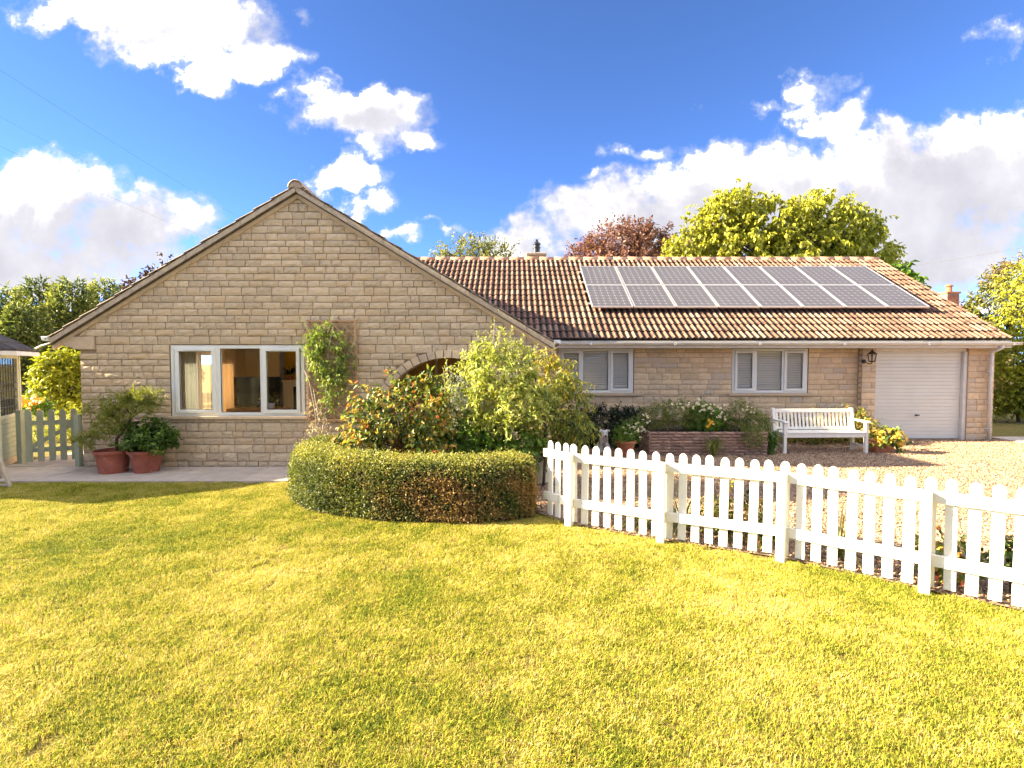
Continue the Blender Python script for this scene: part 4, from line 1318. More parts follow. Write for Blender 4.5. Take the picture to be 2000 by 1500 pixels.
for k in (3, 4, 5, 6, 7):
    a, b = octv[k], octv[(k + 1) % 8]
    n = (cen - (a + b) / 2).normalized() * .06
    MB().beam((a.x + n.x, a.y + n.y, 1.03), (b.x + n.x, b.y + n.y, 1.03), .02, 1.78).build('inner_panel', M_['cream_board'], sh_)
box('summerhouse_floor', M_['deckwood'], sh_, cen.x - .9, cen.x + .9, cen.y - .9, cen.y + .9, .12, .14)
oe = [cen + (v - cen) * (1 + .30 / (cen - octv[0]).length) for v in octv]
PKZ = 3.05
for k in range(8):
    a, b = oe[k], oe[(k + 1) % 8]
    MB().add([(a.x, a.y, EH + .02), (b.x, b.y, EH + .02), (cen.x, cen.y, PKZ), (a.x, a.y, EH - .0), (b.x, b.y, EH), (cen.x, cen.y, PKZ - .03)], [(0, 1, 2), (4, 3, 5), (1, 0, 3, 4)]).build('roof', M_['slate'], sh_)
    MB().beam((a.x, a.y, EH - .03), (b.x, b.y, EH - .03), .025, .07).build('eave_board', M_['upvc_warm'], sh_)
    if k in (0, 1, 7):
        nr = 8
        for j in range(nr):
            t0_, t1_ = j / nr, (j + 1.25) / nr
            A, B = Vector((a.x, a.y, EH + .02)), Vector((b.x, b.y, EH + .02)); C_ = Vector((cen.x, cen.y, PKZ))
            l0, r0_ = A.lerp(C_, t0_), B.lerp(C_, t0_); l1, r1_ = A.lerp(C_, min(1, t1_)), B.lerp(C_, min(1, t1_))
            cnt = max(1, int((r0_ - l0).length / .17))
            nn = (B - A).cross(C_ - A).normalized()
            if nn.z < 0: nn = -nn
            for q in range(cnt):
                p0, p1 = l0.lerp(r0_, (q + .02) / cnt), l0.lerp(r0_, (q + .98) / cnt)
                p2, p3 = l1.lerp(r1_, (q + .98) / cnt), l1.lerp(r1_, (q + .02) / cnt)
                e = .018 + random.random() * .01
                MB().add([p0 + nn * e, p1 + nn * e, p2 + nn * .008, p3 + nn * .008, p0 + nn * .003, p1 + nn * .003], [(0, 1, 2, 3), (4, 5, 1, 0)]).build('shingle', M_['slate'], sh_)

# ================================================================ GARDEN GATE
gp0, gp1 = Vector((-8.40, 8.90, 0)), Vector((-7.74, 9.20, 0))
gate = thing('garden_gate', 'sage green picket gate standing ajar between summerhouse and gable', 'gate', gp0)
gdv = (gp1 - gp0); gL = gdv.length; gdv.normalize()
grot = Matrix.Rotation(math.atan2(gdv.y, gdv.x), 4, 'Z')
box('hinge_post', M_['sage'], gate, gp0.x - .13, gp0.x - .04, gp0.y - .045, gp0.y + .045, 0, .95, .006)
box('latch_post', M_['sage'], gate, -7.29, -7.215, YG - .06, YG + .03, 0, .90, .006)
for z in (.25, .72):
    MB().beam(gp0 + Vector((0, 0, z)), gp1 + Vector((0, 0, z)), .03, .08).build('cross_rail', M_['sage'], gate, bevel=.004)
MB().beam(gp0 + Vector((0, 0, .28)) + gdv * .04, gp1 + Vector((0, 0, .70)) - gdv * .04, .03, .07).build('brace', M_['sage'], gate, bevel=.004)
gpk = MB().prism([(-.045, 0), (.045, 0), (.045, .86), (.02, .90), (-.02, .90), (-.045, .86)], -.011, .011).mesh('picket', M_['sage'])
gnn = Vector((gdv.y, -gdv.x, 0))
for k in range(5):
    inst('picket', gpk, gate, Matrix.Translation(gp0 + gdv * (.05 + k * (gL - .1) / 4) + gnn * .027 + Vector((0, 0, .05))) @ grot)

# ================================================================ small wooden stand at the far left
st = thing('folding_stand', 'weathered wooden folding stand leg at the edge of the lawn', 'stand', P(10, 958, 7.2))
lt, lb = P(-22, 840, 7.25), P(20, 955, 7.25); lb.z = .01
MB().beam(lt, lb, .03, .045, (0, 1, 0)).build('leg', M_['deckwood'], st, bevel=.004)
MB().beam(lt + Vector((-.5, 0, 0)), lb + Vector((-.95, 0, 0)), .03, .045, (0, 1, 0)).build('leg', M_['deckwood'], st, bevel=.004)
MB().beam(lt + Vector((0, .06, .02)), lb + Vector((-.62, .5, 0)), .03, .045, (1, 0, 0)).build('leg', M_['deckwood'], st, bevel=.004)
MB().beam(lb + Vector((-.02, 0, .03)), lb + Vector((-.93, 0, .03)), .025, .035, (0, 1, 0)).build('foot_bar', M_['deckwood'], st, bevel=.004)
MB().beam(lt + Vector((.0, 0, 0)), lt + Vector((-.5, 0, 0)), .03, .045, (0, 1, 0)).build('top_bar', M_['deckwood'], st, bevel=.004)

# ================================================================ DOG ORNAMENT
dg = P(1179, 893, 10.1)
dgx, dgy = dg.x, 10.1
dog = thing('dog_ornament', 'small white dog statue sitting behind the fence in front of the dark shrub', 'statue', (dgx, dgy, 0))
sk = bpy.data.meshes.new('body')
pts = [((0, .10, .10), .10), ((0, .06, .17), .095), ((0, .0, .25), .075), ((0, -.03, .32), .06), ((0, -.07, .365), .064), ((0, -.13, .335), .045), ((0, -.17, .33), .03),
       ((.055, -.06, .14), .035), ((.055, -.07, .03), .03), ((.055, -.11, .02), .028), ((-.055, -.06, .14), .035), ((-.055, -.07, .03), .03), ((-.055, -.11, .02), .028),
       ((.10, .09, .06), .06), ((.11, .0, .03), .04), ((-.10, .09, .06), .06), ((-.11, .0, .03), .04), ((0, .2, .05), .025),
       ((.058, -.05, .435), .020), ((.098, -.085, .405), .015), ((-.058, -.05, .435), .020), ((-.098, -.085, .405), .015)]
edges = [(0, 1), (1, 2), (2, 3), (3, 4), (4, 5), (5, 6), (2, 7), (7, 8), (8, 9), (2, 10), (10, 11), (11, 12), (0, 13), (13, 14), (0, 15), (15, 16), (0, 17), (4, 18), (18, 19), (4, 20), (20, 21)]
sk.from_pydata([p[0] for p in pts], edges, [])
sk.materials.append(M_['dogwhite'])
so = inst('body', sk, dog, Matrix.Translation((dgx, dgy, .0)) @ Matrix.Scale(1.05, 4))
md = so.modifiers.new('skin', 'SKIN')
lay_ = sk.skin_vertices[0] if len(sk.skin_vertices) else None
if lay_ is None:
    bpy.context.view_layer.objects.active = so
else:
    pass
if len(sk.skin_vertices):
    for i, (p, r_) in enumerate(pts): sk.skin_vertices[0].data[i].radius = (r_, r_)
    sk.skin_vertices[0].data[0].use_root = True
so.modifiers.new('sub', 'SUBSURF').levels = 1
so.modifiers['sub'].render_levels = 2
for (ex, ey, ez, er) in ((.032, -.128, .385, .011), (-.032, -.128, .385, .011), (0, -.197, .342, .02)):
    MB().lathe([(.001, -er), (er * .7, -er * .7), (er, 0), (er * .7, er * .7), (.001, er)], 8, (dgx + ex, dgy + ey, ez * 1.05)).build('nose' if ex == 0 else 'eye', M_['black'], dog, smooth=True)

# ================================================================ WIRES
def wire(label, a, b, sag, r_=.009):
    a, b = Vector(a), Vector(b)
    pts = [a.lerp(b, k / 16) - Vector((0, 0, sag * 4 * (k / 16) * (1 - k / 16))) for k in range(17)]
    o = MB().tube(pts, r_, 4).build('overhead_wire', M_['wire'])
    tag(o, label, 'wire', 'overhead wires')
wire('highest overhead wire sloping down the sky towards the gable', P(-200, 5, 16), P(520, 452, 40), .3, .005)
wire('middle overhead wire left of the gable', P(-200, 120, 16), P(480, 470, 40), .2, .003)
wire('lowest overhead wire left of the gable', P(-200, 190, 16), P(440, 478, 40), .2, .004)
wire('overhead wire crossing the clouds above the garage end', P(1700, 527, 40), P(2100, 462, 26), .2, .010)
wire('faint wire beside the brick chimney', P(1860, 589, 45), P(2100, 575, 40), .1, .010)

# ================================================================ NEIGHBOUR'S HOUSE (only its chimney clears the roof)
nb_ = thing('neighbour_house', 'brick neighbouring house whose chimney rises behind the garage roof', 'house', (28.5, 33, 0))
cpos = P(1853, 590, 32)
box('wall', M_['redbrick'], nb_, cpos.x - 5, cpos.x + 2.2, 30, 36, 0, 2.6)
MB().prism([(29.6, 2.6), (36.4, 2.6), (33, cpos.z - .1)], cpos.x - 5.2, cpos.x + 2.4, 'x').build('roof', M_['tile'], nb_)
cw = P(1866, 570, 32).x - P(1841, 570, 32).x
ctz, cbz = P(1853, 571, 32).z, cpos.z - .8
chm = MB().box(cpos.x - cw / 2 + .03, cpos.x + cw / 2 - .03, 31.7, 32.4, cbz, ctz - .12).build('chimney', M_['mortar_main'], nb_)
bh2 = .075
brk = MB().box(-.5, .5, 0, .02, -.5, .5).mesh('brick', M_['redbrick'])
jn = int((ctz - .12 - cbz) / bh2)
for j in range(jn):
    xs = [cpos.x - cw / 2 + .02 + (.11 if j % 2 else 0) + .225 * k for k in range(5)]
    for k in range(4):
        xa, xb = max(cpos.x - cw / 2 + .02, xs[k] - (.225 if False else 0)), min(cpos.x + cw / 2 - .02, xs[k] + .215)
        if k == 0 and j % 2:
            inst('brick', brk, chm, Matrix.Translation((cpos.x - cw / 2 + .07, 31.685, cbz + j * bh2 + .037)) @ Matrix.Diagonal((.09, 1, .065, 1)))
        if xb - xa < .05: continue
        inst('brick', brk, chm, Matrix.Translation(((xa + xb) / 2, 31.685, cbz + j * bh2 + .037)) @ Matrix.Diagonal((xb - xa, 1, .065, 1)))
MB().box(cpos.x - cw / 2 - .03, cpos.x + cw / 2 + .03, 31.63, 32.45, ctz - .12, ctz).build('chimney_corbel', M_['redbrick'], chm, bevel=.01)
MB().lathe([(.17, 0), (.14, .3), (.14, .34), (.21, .36), (.21, .42), (.10, .50)], 14, (cpos.x + .03, 32.05, ctz)).build('chimney_pot', M_['terracotta_plain'], chm)
# ================================================================ PLANTS NEAR THE HOUSE
def LM(key, *cols, **kw): M_[key] = leafmat(key, list(cols), **kw)
LM('box_leaf', (.06, .082, .026), (.16, .18, .045), (.44, .41, .085), (.40, .25, .085), (.22, .13, .07))
LM('viburnum', (0.043, 0.078, 0.022), (0.116, 0.163, 0.039), (0.310, 0.326, 0.062), (0.620, 0.372, 0.070), (0.651, 0.139, 0.054))
LM('pale_shrub', (0.135, 0.176, 0.034), (0.338, 0.378, 0.068), (0.567, 0.567, 0.135), (0.743, 0.675, 0.216))
LM('weeping', (0.068, 0.105, 0.030), (0.195, 0.240, 0.045), (0.495, 0.450, 0.068), (0.690, 0.405, 0.053))
LM('limeleaf', (0.065, 0.130, 0.019), (0.169, 0.286, 0.039), (0.286, 0.390, 0.052))
LM('silver', (.20, .24, .18), (.34, .37, .30), (.42, .44, .38))
LM('climber', (0.090, 0.150, 0.030), (0.240, 0.315, 0.060), (0.495, 0.540, 0.105))
LM('pine', (0.136, 0.170, 0.031), (0.323, 0.340, 0.060), (0.510, 0.476, 0.102))
LM('darkpot', (0.045, 0.090, 0.018), (0.105, 0.180, 0.030), (0.240, 0.315, 0.045))
LM('darkhedge', (0.010, 0.018, 0.010), (0.023, 0.039, 0.018), (0.052, 0.072, 0.029))
LM('feather', (0.090, 0.120, 0.030), (0.210, 0.240, 0.053), (0.375, 0.360, 0.090))
LM('begonia', (.72, .40, .03), (.75, .52, .06), (.80, .62, .22), (.75, .25, .10), trans=.25)
LM('orange_bloom', (.78, .34, .02), (.80, .45, .04), (.6, .2, .02), trans=.25)
LM('strap', (0.084, 0.112, 0.028), (0.280, 0.266, 0.070), (0.630, 0.532, 0.196))
LM('drycane', (.42, .33, .22), (.5, .4, .3))
LM('redflower', (.5, .05, .05), (.6, .1, .08))

# ---- box hedge: crescent round the planting bed
hedge = thing('box_hedge', 'low clipped box hedge curving round the bed, browned at the front', 'hedge', (-1.4, 6.2, 0))
HP = [(-2.45, 7.62), (-2.66, 7.2), (-2.58, 6.78), (-2.25, 6.38), (-1.75, 6.08), (-1.15, 5.93), (-.55, 5.89), (-.05, 5.98), (.16, 6.10)]
def catmull(pts, n):
    pts = [np.array(p, float) for p in pts]
    pts = [2 * pts[0] - pts[1]] + pts + [2 * pts[-1] - pts[-2]]
    out = []
    for i in range(1, len(pts) - 2):
        for k in range(n):
            t = k / n
            a, b, c, d = pts[i - 1:i + 3]
            out.append(.5 * ((2 * b) + (-a + c) * t + (2 * a - 5 * b + 4 * c - d) * t * t + (-a + 3 * b - 3 * c + d) * t ** 3))
    out.append(pts[-2])
    return np.array(out)
hc = catmull(HP, 8)
HT, HWD = .66, .30
def hedge_prof(t):                        # rounded box section: offset across, height (unit)
    q = t * 4
    c = math.copysign(abs(math.cos(math.pi * (1 - t))) ** .45, math.cos(math.pi * (1 - t)))
    s = abs(math.sin(math.pi * t)) ** .38
    return c, s
hd = np.gradient(hc, axis=0); hd = hd / np.linalg.norm(hd, axis=1)[:, None]
hn = np.stack([hd[:, 1], -hd[:, 0]], 1)   # points to the bed side / away
vs, fs = [], []
NP = 14
for i, p in enumerate(hc):
    endk = min(1.0, .55 + .45 * min(i, len(hc) - 1 - i) / 4)
    for k in range(NP + 1):
        c, s = hedge_prof(k / NP)
        q = p + hn[i] * c * HWD * .86 * endk
        vs.append((q[0], q[1], s * HT * .93 * (0.9 + .1 * endk)))
for i in range(len(hc) - 1):
    for k in range(NP):
        a = i * (NP + 1) + k
        fs.append((a, a + 1, a + NP + 2, a + NP + 1))
fs += [tuple(range(NP + 1)), tuple((len(hc) - 1) * (NP + 1) + k for k in range(NP, -1, -1))]
MB().add(vs, fs).build('twigs', pmat('hedge_twigs', (.05, .04, .022), (.03, .03, .015), 20, .95, .02, 60), hedge)
r = np.random.default_rng(77)
NL = 120000
ti = r.random(NL) * (len(hc) - 1)
i0 = ti.astype(int); fr_ = (ti - i0)[:, None]
pc = hc[i0] * (1 - fr_) + hc[np.minimum(i0 + 1, len(hc) - 1)] * fr_
pn = hn[i0]
tg = np.linspace(0, 1, 600)
cg_ = np.sign(np.cos(np.pi * (1 - tg))) * np.abs(np.cos(np.pi * (1 - tg))) ** .45 * HWD
sg_ = np.abs(np.sin(np.pi * tg)) ** .38 * HT
al = np.r_[0, np.cumsum(np.hypot(np.diff(cg_), np.diff(sg_)))]
tk = np.interp(r.random(NL) * al[-1], al, tg)
cc_ = np.sign(np.cos(np.pi * (1 - tk))) * np.abs(np.cos(np.pi * (1 - tk))) ** .45
ss_ = np.abs(np.sin(np.pi * tk)) ** .38
ek = np.minimum(1, .55 + .45 * np.minimum(ti, len(hc) - 1 - ti) / 4)
off = 1 + r.normal(size=NL) * .06 + .16 * sines(np.c_[pc, ss_ * HT], 7, 5)
p3 = np.c_[pc + pn * (cc_ * HWD * ek * off)[:, None], ss_ * HT * (0.9 + .1 * ek) * (1 + r.normal(size=NL) * .03 + .045 * sines(np.c_[pc, ss_], 9, 8))]
# end caps
capn = 3000
stray = (r.random(NL) < .05) * r.random(NL) * .07
p3 = p3 + np.c_[pn * (cc_ * stray)[:, None], (ss_ > .9) * stray * .8]
outd = nrm(np.c_[pn * cc_[:, None], (ss_ ** 3)[:, None] * 1.2])
ld = nrm(outd + r.normal(size=(NL, 3)) * .8)
brown = (np.clip((p3[:, 0] + 2.0) / 1.0, 0, 1) * np.clip((.62 - p3[:, 2]) / .25, 0, 1)) * np.clip(.50 + 1.0 * sines(p3, 3.6, 21) + .9 * sines(p3, 11, 22), 0, 1)
brown = np.clip(brown + .25 * np.clip(sines(p3, 6.5, 33) - .2, 0, 1), 0, 1)
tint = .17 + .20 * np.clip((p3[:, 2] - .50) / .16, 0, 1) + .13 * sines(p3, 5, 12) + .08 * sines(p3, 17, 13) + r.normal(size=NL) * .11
tint = np.where(r.random(NL) < brown * 1.6, .70 + .25 * r.random(NL), tint)
ok = p3[:, 2] > .01
leaf_obj('foliage', leaves(p3[ok], ld[ok], nrm(outd + r.normal(size=(NL, 3)) * .5)[ok], .026 * (.7 + .6 * r.random(ok.sum())), .016, tint[ok]), M_['box_leaf'], hedge)

# ---- the large shrubs in the bed
sh1 = thing('viburnum_shrub', 'dark rounded shrub with red and yellow tinged leaves beside the trellis', 'shrub', (-1.5, 7.1, 0))
B1 = [pb(785, 800, 7.0, 90, 62), pb(735, 815, 6.9, 62, 62), pb(835, 795, 7.05, 62, 58), pb(765, 762, 7.0, 55, 36), pb(830, 760, 7.1, 40, 30), pb(790, 860, 6.85, 92, 42), pb(718, 858, 6.8, 38, 36)]
def t1(p, t, r):
    t = t - .12 + .10 * sines(p, 3, 2)
    tip = r.random(len(p)) < np.clip((p[:, 2] - .85) * .16, 0.02, .13) * (1 + .8 * sines(p, 5, 9))
    left = r.random(len(p)) < np.clip((-1.7 - p[:, 0]) * .4, 0, .2)
    return np.where(tip | left, .62 + .38 * r.random(len(p)), t)
leaf_obj('foliage', crown(B1, 950, .24, 9, .085, .040, 41, .6, .35, .45, gap=-.28, gapf=5, tintf=t1, clipy=8.4), M_['viburnum'], sh1)
stems(branching((-1.45, 7.05, 0), (-1.5, 7.05, .75), B1, .035, 3), M_['bark'], sh1)

sh2 = thing('pale_leaved_shrub', 'tall yellow-green variegated shrub with upright shoots in front of the arch', 'shrub', (-.1, 6.95, 0))
B2 = [pb(975, 735, 6.9, 72, 52), pb(952, 785, 6.8, 36, 46), pb(1000, 790, 6.85, 70, 52), pb(1015, 715, 7.0, 45, 40), pb(950, 705, 6.95, 36, 36), pb(1040, 760, 6.95, 42, 45)]
d2_ = crown(B2, 1000, .24, 9, .078, .028, 51, .6, .45, .35, gap=-.08, gapf=5, tv=.24)
up = []
rs = random.Random(9)
for (x0, y0, x1, y1) in ((962, 690, 966, 622), (945, 700, 930, 650), (985, 690, 1000, 640), (955, 700, 945, 660), (975, 690, 975, 648), (920, 720, 925, 668), (1015, 690, 1022, 655), (1040, 700, 1050, 672),
                         (930, 760, 868, 718), (925, 745, 905, 716), (935, 730, 915, 728), (900, 800, 880, 742), (878, 800, 872, 702), (872, 790, 866, 722), (985, 660, 968, 640), (1030, 690, 1000, 668)):
    up.append((P(x0, y0, 6.9), P(x1, y1, 6.85 + rs.uniform(-.1, .1))))
sd_ = shoots(up, .08, .03, 8, 18, .62)
leaf_obj('foliage', cat_l(d2_, sd_), M_['pale_shrub'], sh2)
stems(branching(G(985, 905), P(990, 800, 6.85), B2, .028, 4) + [([G(990, 902), P(1003, 850, 6.85), P(980, 790, 6.85)], .022, .014)] + [([a, a.lerp(b, .5), b], .008, .002) for a, b in up], M_['bark_pale'], sh2)

sh3 = thing('weeping_shrub', 'arching shrub with orange-tinted top spilling towards the fence end', 'shrub', (.55, 7.4, 0))
B3 = [pb(1078, 735, 7.4, 48, 46), pb(1100, 790, 7.3, 58, 50), pb(1050, 800, 7.3, 48, 55), pb(1130, 828, 7.3, 36, 28), pb(1085, 850, 7.3, 48, 34), pb(1060, 720, 7.5, 34, 30)]
def t3(p, t, r):
    return t - .1 + .35 * np.clip((p[:, 2] - 1.25) * 1.5, 0, 1) + .12 * sines(p, 4, 3)
d3 = crown(B3, 900, .24, 9, .07, .026, 61, .6, .1, .8, gap=-.25, gapf=5, tintf=t3)
sp3 = [(P(1120, 800, 7.3), P(1166, 850, 7.25)), (P(1100, 860, 7.3), P(1130, 895, 7.2)), (P(1075, 715, 7.4), P(1082, 682, 7.4)), (P(1060, 715, 7.4), P(1062, 690, 7.4))]
leaf_obj('foliage', cat_l(d3, shoots(sp3, .07, .026, 3, 16, .5, droop=.8)), M_['weeping'], sh3)
stems(branching((.45, 7.35, 0), P(1062, 800, 7.35), B3, .025, 6) + [([a, a.lerp(b, .5), b], .006, .002) for a, b in sp3], M_['bark'], sh3)

lv = thing('broad_leaf_vine', 'bright green broad-leaved vine low between the two big shrubs', 'plant', (-.6, 7.2, 0))
B4 = [pb(925, 845, 7.2, 34, 48), pb(955, 850, 7.1, 34, 46), pb(900, 870, 7.1, 30, 30), pb(1015, 865, 7.1, 40, 40)]
leaf_obj('foliage', crown(B4, 420, .2, 6, .085, .06, 71, .7, .2, .5, gap=-.4, gapf=6), M_['limeleaf'], lv)
stems([([(-.5, 7.2, 0), P(935, 850, 7.2), P(925, 805, 7.2)], .012, .005)], M_['bark'], lv)
sv = thing('silver_shrub', 'silvery grey leaved shrub behind the bright green vine', 'shrub', (-.75, 7.7, 0))
B5 = [pb(905, 765, 7.8, 34, 34), pb(890, 810, 7.8, 32, 50)]
leaf_obj('foliage', crown(B5, 500, .16, 9, .045, .012, 81, .7, .4, .2, clipy=8.4), M_['silver'], sv)
stems([([(-.8, 7.8, 0), (-.8, 7.8, .5), P(905, 765, 7.8)], .014, .005)], M_['bark'], sv)

# ---- climber on the trellis
cl = thing('climbing_plant', 'leafy green climber trained up the wall trellis', 'climber', P(628, 870, 8.5))
Yc = YG - .12
B6 = [pb(640, 665, Yc, 42, 28, 9), pb(655, 700, Yc, 40, 34, 10), pb(635, 705, Yc, 34, 30, 10), pb(650, 740, Yc, 24, 30, 9), pb(645, 775, Yc, 15, 30, 7), pb(612, 690, Yc, 16, 40, 7)]
dc = crown(B6, 430, .14, 8, .065, .022, 91, .8, .1, .6, gap=-.35, gapf=7, clipy=YG - .02, tv=.25)
ups = [(P(640, 650, Yc), P(652, 612, Yc)), (P(610, 660, Yc), P(590, 618, Yc)), (P(690, 720, Yc), P(708, 715, Yc)), (P(680, 700, Yc), P(694, 660, Yc)), (P(612, 680, Yc), P(590, 682, Yc))]
leaf_obj('foliage', cat_l(dc, shoots(ups, .06, .022, 5, 12, .55)), M_['climber'], cl)
stems([([P(625, 880, 8.4), P(630, 840, 8.45), P(637, 800, Yc), P(645, 760, Yc), P(640, 690, Yc), P(650, 640, Yc)], .014, .004)] + [([a, a.lerp(b, .5), b], .004, .002) for a, b in ups], M_['bark_pale'], cl)
rc = thing('rose_canes', 'bare dried rose canes leaning on the lower trellis', 'plant', P(622, 870, 8.35))
stems([([P(622, 875, 8.35), P(615, 800, 8.45), P(604, 745, 8.5), P(594, 722, 8.5)], .008, .005), ([P(624, 875, 8.35), P(622, 820, 8.45), P(612, 760, 8.5)], .007, .004), ([P(630, 878, 8.35), P(638, 820, 8.45), P(622, 780, 8.5)], .006, .004)], M_['bark_pale'], rc)
leaf_obj('dry_leaves', crown([pb(628, 840, 8.38, 16, 22, 8), pb(618, 800, 8.45, 10, 26, 6)], 60, .1, 5, .06, .018, 92, .9, .1, .5, tv=.3), M_['drycane'], rc)

# ---- flower pots by the gable
def lathe_pot(name, label, c, rt, rb_, hgt, mat, cat='potted plant', rim=.05, group=None):
    t = thing(name, label, cat, c, group)
    MB().lathe([(rb_, 0), (rt - .03, hgt - rim), (rt - .005, hgt - rim), (rt, hgt - rim + .008), (rt, hgt - .008), (rt - .006, hgt), (rt - .025, hgt), (rt - .04, hgt - .04)], 28, c).build('pot', M_[mat], t, smooth=False, bevel=.003)
    MB().lathe([(rt - .045, hgt - .05), (rt - .045, hgt - .045)], 20, c).build('soil', M_['soil'], t)
    return t
pg1 = G(222, 925); pg2 = G(287, 924)
pt1 = lathe_pot('potted_pine', 'cracked terracotta pot holding a leaning dwarf pine against the gable', pg1, .262, .185, .385, 'terracotta')
zt = P(222, 878, pg1.y).z
Yp = pg1.y - .02
tr = [(P(229, 885, Yp), P(228, 858, Yp), P(243, 838, Yp), P(258, 815, Yp), P(280, 800, Yp)), (P(240, 842, Yp), P(215, 835, Yp), P(180, 835, Yp)), (P(258, 815, Yp), P(245, 795, Yp), P(225, 785, Yp)), (P(243, 838, Yp), P(225, 830, Yp - .1), P(212, 815, Yp - .15))]
stems([(list(tr[0]), .026, .009), (list(tr[1]), .012, .005), (list(tr[2]), .010, .004), (list(tr[3]), .010, .004)], M_['bark'], pt1, 'trunk', 8)
Bp = [pb(176, 805, Yp, 28, 20), pb(166, 840, Yp, 20, 24), pb(188, 855, Yp, 26, 16), pb(220, 820, Yp - .1, 26, 24), pb(232, 785, Yp, 26, 14), pb(262, 790, Yp, 22, 18), pb(284, 778, Yp, 20, 16), pb(205, 840, Yp - .1, 24, 24), pb(292, 795, Yp, 10, 12)]
leaf_obj('needles', crown(Bp, 800, .10, 13, .080, .0075, 101, .9, .4, .0, gap=-.25, gapf=7, spread=.55, tv=.22), M_['pine'], pt1)
pt2 = lathe_pot('potted_shrub', 'terracotta pot with a low dark green leafy shrub under the gable window', pg2, .262, .165, .38, 'terracotta')
Bq = [pb(270, 850, pg2.y, 26, 20), pb(305, 852, pg2.y, 30, 22), pb(288, 862, pg2.y - .1, 34, 18), pb(326, 860, pg2.y, 18, 16), pb(298, 838, pg2.y, 16, 12), pb(258, 866, pg2.y, 14, 12)]
leaf_obj('foliage', crown(Bq, 420, .12, 8, .075, .04, 111, .7, .5, .1, tv=.22), M_['darkpot'], pt2)
stems([([pg2 + Vector((0, 0, .33)), pg2 + Vector((0, 0, .45)), P(q[0], q[1], pg2.y)], .012, .005) for q in ((270, 850), (305, 850), (288, 860), (325, 858))], M_['bark'], pt2)
# cream pot at the end of the hedge
cp_ = G(1052, 936); cpy = 7.6
cpt = Vector((P(1052, 900, cpy).x, cpy, 0))
pt3 = lathe_pot('cream_pot', 'glazed cream pot tucked between the shrubs and the fence end', cpt, .20, .14, .42, 'cream_pot')
leaf_obj('foliage', crown([(cpt.x, cpt.y, .52, .22, .2, .16)], 140, .12, 7, .06, .02, 117, .7, .3, .5), M_['limeleaf'], pt3)
# pot of daisies left of the raised bed
dpc = Vector((P(1222, 880, 9.75).x, 9.75, 0))
pt4 = lathe_pot('daisy_pot', 'wide-rimmed brown pot of daisies beside the raised bed', dpc, .20, .13, .30, 'terracotta_plain')
Bd = [pb(1222, 850, 9.75, 20, 14), pb(1235, 838, 9.75, 16, 16), pb(1215, 858, 9.7, 16, 8)]
leaf_obj('foliage', crown(Bd, 260, .13, 8, .05, .014, 121, .8, .6, .0), M_['limeleaf'], pt4)
rd = random.Random(12)
leaf_obj('blossoms', blooms([P(rd.gauss(1238, 11), rd.gauss(836, 9), 9.68 + rd.uniform(-.1, .1)) for k in range(30)], .026, 5), M_['bloom_white'], pt4)

# ---- dark evergreen shrub under the window beside the gable
dk = thing('evergreen_shrub', 'very dark clipped evergreen under the window next to the gable', 'shrub', (2.0, 11.0, 0))
B7 = [pb(1180, 838, 11.0, 42, 46, 55), pb(1222, 838, 11.0, 38, 44, 55), pb(1140, 845, 11.0, 40, 46, 55), pb(1245, 825, 11.2, 18, 30), pb(1200, 860, 10.7, 50, 36), pb(1110, 850, 11, 40, 50)]
leaf_obj('foliage', crown(B7, 2000, .14, 9, .055, .028, 131, .5, .3, .2), M_['darkhedge'], dk)
stems(branching((1.9, 11, 0), (2.0, 11, .4), B7[:3], .03, 2, 3), M_['bark'], dk)

# ---- planting in the raised bed
def bedplant(label, name, blobs, n, mat, seed, L=.05, Wd=.009, cat='plant', up=.5, droop=.1, base=None):
    t = thing(name, label, cat, base or (blobs[0][0], blobs[0][1], .43))
    leaf_obj('foliage', crown(blobs, n, .14, 10, L, Wd, seed, .8, up, droop, gap=-.6, gapf=6, clipy=YM - .03), M_[mat], t)
    c = Vector(blobs[0][:3])
    stems([([Vector((c.x, c.y, .42)), c.lerp(Vector((b[0], b[1], b[2])), .4), Vector(b[:3])], .008, .003) for b in blobs], M_['bark'], t)
    return t
yb = 10.15
p_a = bedplant('feathery green cosmos bushing over the gable end of the raised bed', 'feathery_plant', [pb(1285, 812, yb, 30, 24), pb(1320, 808, yb, 34, 24), pb(1262, 822, yb, 16, 20), pb(1345, 815, yb, 20, 22)], 900, 'feather', 141)
p_b = bedplant('leafy daisy clump with white and yellow flowers mid raised bed', 'daisy_plant', [pb(1372, 812, yb, 26, 24), pb(1395, 820, yb, 18, 18), pb(1355, 828, yb, 18, 12)], 500, 'limeleaf', 142, .06, .02)
p_c = bedplant('feathery bush trailing over the bench end of the raised bed', 'feathery_plant', [pb(1445, 808, yb, 26, 26), pb(1470, 822, yb - .1, 22, 26), pb(1468, 850, yb - .38, 22, 22), pb(1490, 825, yb, 12, 20), pb(1420, 822, yb, 16, 18)], 950, 'feather', 143, droop=.4)
rd = random.Random(31)
leaf_obj('blossoms', blooms([P(rd.gauss(1263, 6), rd.gauss(812, 8), yb - .35) for k in range(9)] + [P(rd.gauss(1330, 16), rd.gauss(792, 5), yb - .2) for k in range(14)], .026, 6), M_['bloom_white'], p_a)
leaf_obj('blossoms', blooms([P(rd.gauss(1378, 14), rd.gauss(795, 6), yb - .25) for k in range(26)] + [P(rd.gauss(1405, 8), rd.gauss(812, 5), yb - .3) for k in range(8)], .027, 7), M_['bloom_white'], p_b)
leaf_obj('blossoms', blooms([P(rd.gauss(1463, 8), rd.gauss(800, 5), yb - .25) for k in range(7)], .024, 8), M_['bloom_white'], p_c)
p_d = thing('marigold_plant', 'small clump of bright orange flowers in the raised bed', 'plant', P(1388, 845, yb - .2))
